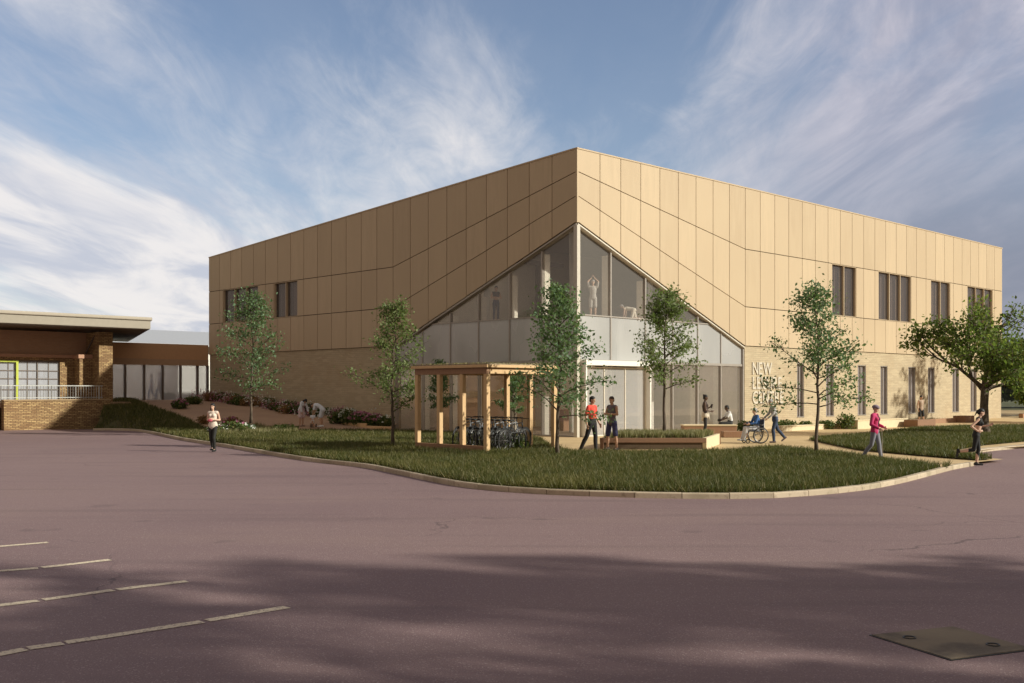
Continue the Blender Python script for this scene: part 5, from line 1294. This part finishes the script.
# walker with helmet
def stick(root, J, k, sc_): obj('pole', sc_(MB().tube([(.30, -.26, 1.0), (.34, -.27, .02)], .010, 6)), cm((.3, .25, .2)), root)
person('person in an open magenta jacket and purple grey helmet walking on the path', at(875, 460.4), R(-38), 1.60, dict(knL=(.10, .09, .50), anL=(.16, .09, .09), knR=(-.08, -.09, .50), anR=(-.36, -.09, .13), elL=(-.02, .26, 1.14), wrL=(.20, .20, 1.05), elR=(-.03, -.26, 1.14), wrR=(.20, -.22, 1.02), face=(1, .1, 0)), SKINL, cm((.22, .17, .22)), 'helmet', (.018, .016, .02), 'short', (.20, .20, .24), 'long', (.03, .02, .02), stick, True, jacket=(.50, .03, .13))
# jogger
person('woman jogging in a black sports top and black capri leggings at the kerb', at(977, 466.2, .02), R(-14), 1.60, dict(pel=(-.02, 0, .95), waist=(.01, 0, 1.09), chest=(.05, 0, 1.28), neck=(.07, 0, 1.46), head=(.12, 0, 1.61), shL=(.06, .17, 1.41), shR=(.02, -.17, 1.41),
        elL=(.12, .26, 1.18), wrL=(.36, .20, 1.22), hdL=(.9, 0, .5), elR=(-.20, -.25, 1.20), wrR=(-.02, -.26, 1.06), hdR=(1, .1, .1), hiL=(0, .09, .92), knL=(.06, .08, .50), anL=(.0, .07, .09), hiR=(-.03, -.09, .92), knR=(-.10, -.09, .50), anR=(-.52, -.09, .44)),
       SKINL, HAIRB, 'pony', (.012, .012, .012), 'none', (.012, .012, .013), 'capri', (.02, .02, .02), None, True, midriff=True, toeR=(-.1, 0, -1))
# man at the wall
x_, y_ = fw(RU(922)-.6, -.9)
person('man in a tan vest and black shorts walking along the foot of the brick wall', (*gp(921, 424.3, .08), .08), R(-70), 1.72, dict(knL=(.05, .12, .5), anL=(.08, .16, .085), knR=(.0, -.1, .5), anR=(-.10, -.12, .10), elL=(-.12, .24, 1.17), wrL=(-.05, .16, .98)), SKINM, HAIRB, 'short', (.42, .31, .23), 'none', (.015, .015, .015), 'shorts', (.08, .06, .05))
# family on the path
def tz(px, py): x, y = gph(px, py); return (x, y, hh(x, y)+.085)
bend = dict(pel=(-.08, 0, .88), waist=(.02, 0, 1.0), chest=(.19, 0, 1.08), neck=(.35, 0, 1.13), head=(.46, 0, 1.07), shL=(.28, .17, 1.08), shR=(.28, -.17, 1.08), elL=(.32, .20, .83), elR=(.34, -.20, .83), wrL=(.40, .12, .60), wrR=(.42, -.12, .60), hiL=(-.07, .09, .87), hiR=(-.07, -.09, .87), face=(.3, 0, -1))
person('man dressed in white bending over the toddler', tz(321, 427.3), R(172), 1.78, bend, SKINM, HAIRBR, 'short', (.70, .74, .80), 'short', (.62, .66, .72), 'shorts', (.75, .75, .75))
bend2 = dict(pel=(-.03, 0, .93), waist=(.0, 0, 1.07), chest=(.10, 0, 1.22), neck=(.20, 0, 1.35), head=(.30, 0, 1.40), shL=(.15, .16, 1.31), shR=(.15, -.16, 1.31), elL=(.20, .22, 1.05), elR=(.18, -.22, 1.05), wrL=(.34, .18, .82), wrR=(.22, -.2, .80), face=(.6, 0, -.8))
person('woman in a pale pink dress and white cardigan leaning towards the toddler', tz(301.5, 426.6), R(-35), 1.62, bend2, SKINM, HAIRB, 'long', (.66, .50, .50), 'none', (.66, .50, .50), 'skirt', (.3, .2, .15), None, True, jacket=(.70, .72, .76))
person('toddler in a white shirt riding a small trike between the two adults', tz(312.8, 427.6), D90, .84, dict(pel=(0, 0, .70), waist=(.0, 0, .86), chest=(.03, 0, 1.10), neck=(.04, 0, 1.30), head=(.08, 0, 1.50), shL=(.03, .2, 1.24), shR=(.03, -.2, 1.24), elL=(.08, .27, 1.0), elR=(.08, -.27, 1.0), wrL=(.28, .22, .92), wrR=(.28, -.22, .92), hiL=(0, .1, .68), hiR=(0, -.1, .68), knL=(.26, .14, .50), knR=(.26, -.14, .50), anL=(.22, .14, .12), anR=(.22, -.14, .12)), SKINM, HAIRBR, 'short', (.72, .74, .78), 'short', (.5, .42, .34), 'shorts', (.3, .2, .1))
trk = tz(312.8, 427.6); tk = thing('tricycle', 'tiny orange trike under the toddler', 'tricycle', trk, D90)
f = MB(); f.tube([(-.12, 0, .26), (.16, 0, .30), (.20, 0, .42)], .014, 6); f.tube([(.20, -.12, .43), (.20, .12, .43)], .012, 6); f.tube([(.16, 0, .3), (.22, 0, .10)], .012, 6); f.tube([(-.12, 0, .26), (-.15, 0, .09)], .012, 6); f.tube([(-.15, -.14, .09), (-.15, .14, .09)], .01, 6)
obj('frame', f, cm((.55, .18, .03)), tk); obj('saddle', MB().ball((-.10, 0, .30), (.08, .05, .025)), RUBBER, tk, smooth=True)
for a, b in ((.22, 0), (-.15, .14), (-.15, -.14)): obj('wheel', MB().torus((a, b, .10), (0, 1, 0), .08, .018, 18, 6).tube([(a, b-.01, .10), (a, b+.01, .10)], .06, 12), RUBBER, tk, smooth=True)
# people upstairs behind the glass
ux_, uy_ = fw(.75, mL[3]-.75)
person('woman in black crop top and navy leggings with folded arms behind the upper left glazing', (*fw(.55, onu(496, .55)), 5.335), D90+.3, 1.72, dict(crossed, face=(1, -.2, 0)), SKINL, HAIRB, 'bun', (.04, .035, .04), 'none', (.04, .05, .10), 'tight', (.5, .45, .4), None, True, midriff=True)
person('pale figure in white with both arms raised behind the upper glazing', (*fw(onv(593, .6), .6), 5.335), D90, 1.72, dict(elL=(.04, .24, 1.66), wrL=(.0, .06, 1.84), elR=(.04, -.24, 1.66), wrR=(.0, -.06, 1.84), hdL=(0, -.4, 1), hdR=(0, .4, 1)), SKINP, HAIRG, 'short', (.50, .48, .45), 'short', (.50, .48, .45), 'shorts', (.6, .55, .5))
person('pale person crouching on hands and knees behind the upper glazing', (*fw(onv(628, .6), .6), 5.335), R(160), 1.55, dict(pel=(-.30, 0, .56), waist=(-.16, 0, .60), chest=(.03, 0, .62), neck=(.22, 0, .66), head=(.34, 0, .74), shL=(.15, .17, .60), shR=(.15, -.17, .60), elL=(.17, .20, .34), elR=(.17, -.20, .34), wrL=(.20, .19, .10), wrR=(.20, -.19, .10), hdL=(1, 0, -.3), hdR=(1, 0, -.3), hiL=(-.31, .09, .53), hiR=(-.31, -.09, .53), knL=(-.22, .12, .12), knR=(-.36, -.12, .12), anL=(-.60, .12, .09), anR=(-.74, -.12, .09)), SKINP, HAIRG, 'short', (.75, .70, .60), 'none', (.75, .70, .60), 'shorts', (.6, .55, .5))
# pair in the corridor
person('person in pale grey shirt and blue trousers, left of the corridor pair', (*fw(onv(151.5, 32.8), 32.8), 1.50), R(200), 1.60, walk, SKINP, HAIRBR, 'short', (.45, .45, .50), 'short', (.12, .20, .36), 'long')
person('taller person in a white shirt walking in the corridor, right of the pair', (*fw(onv(159.5, 32.8), 32.8), 1.50), R(195), 1.74, walk, SKINP, HAIRBR, 'short', (.70, .70, .72), 'short', (.20, .30, .45), 'long')
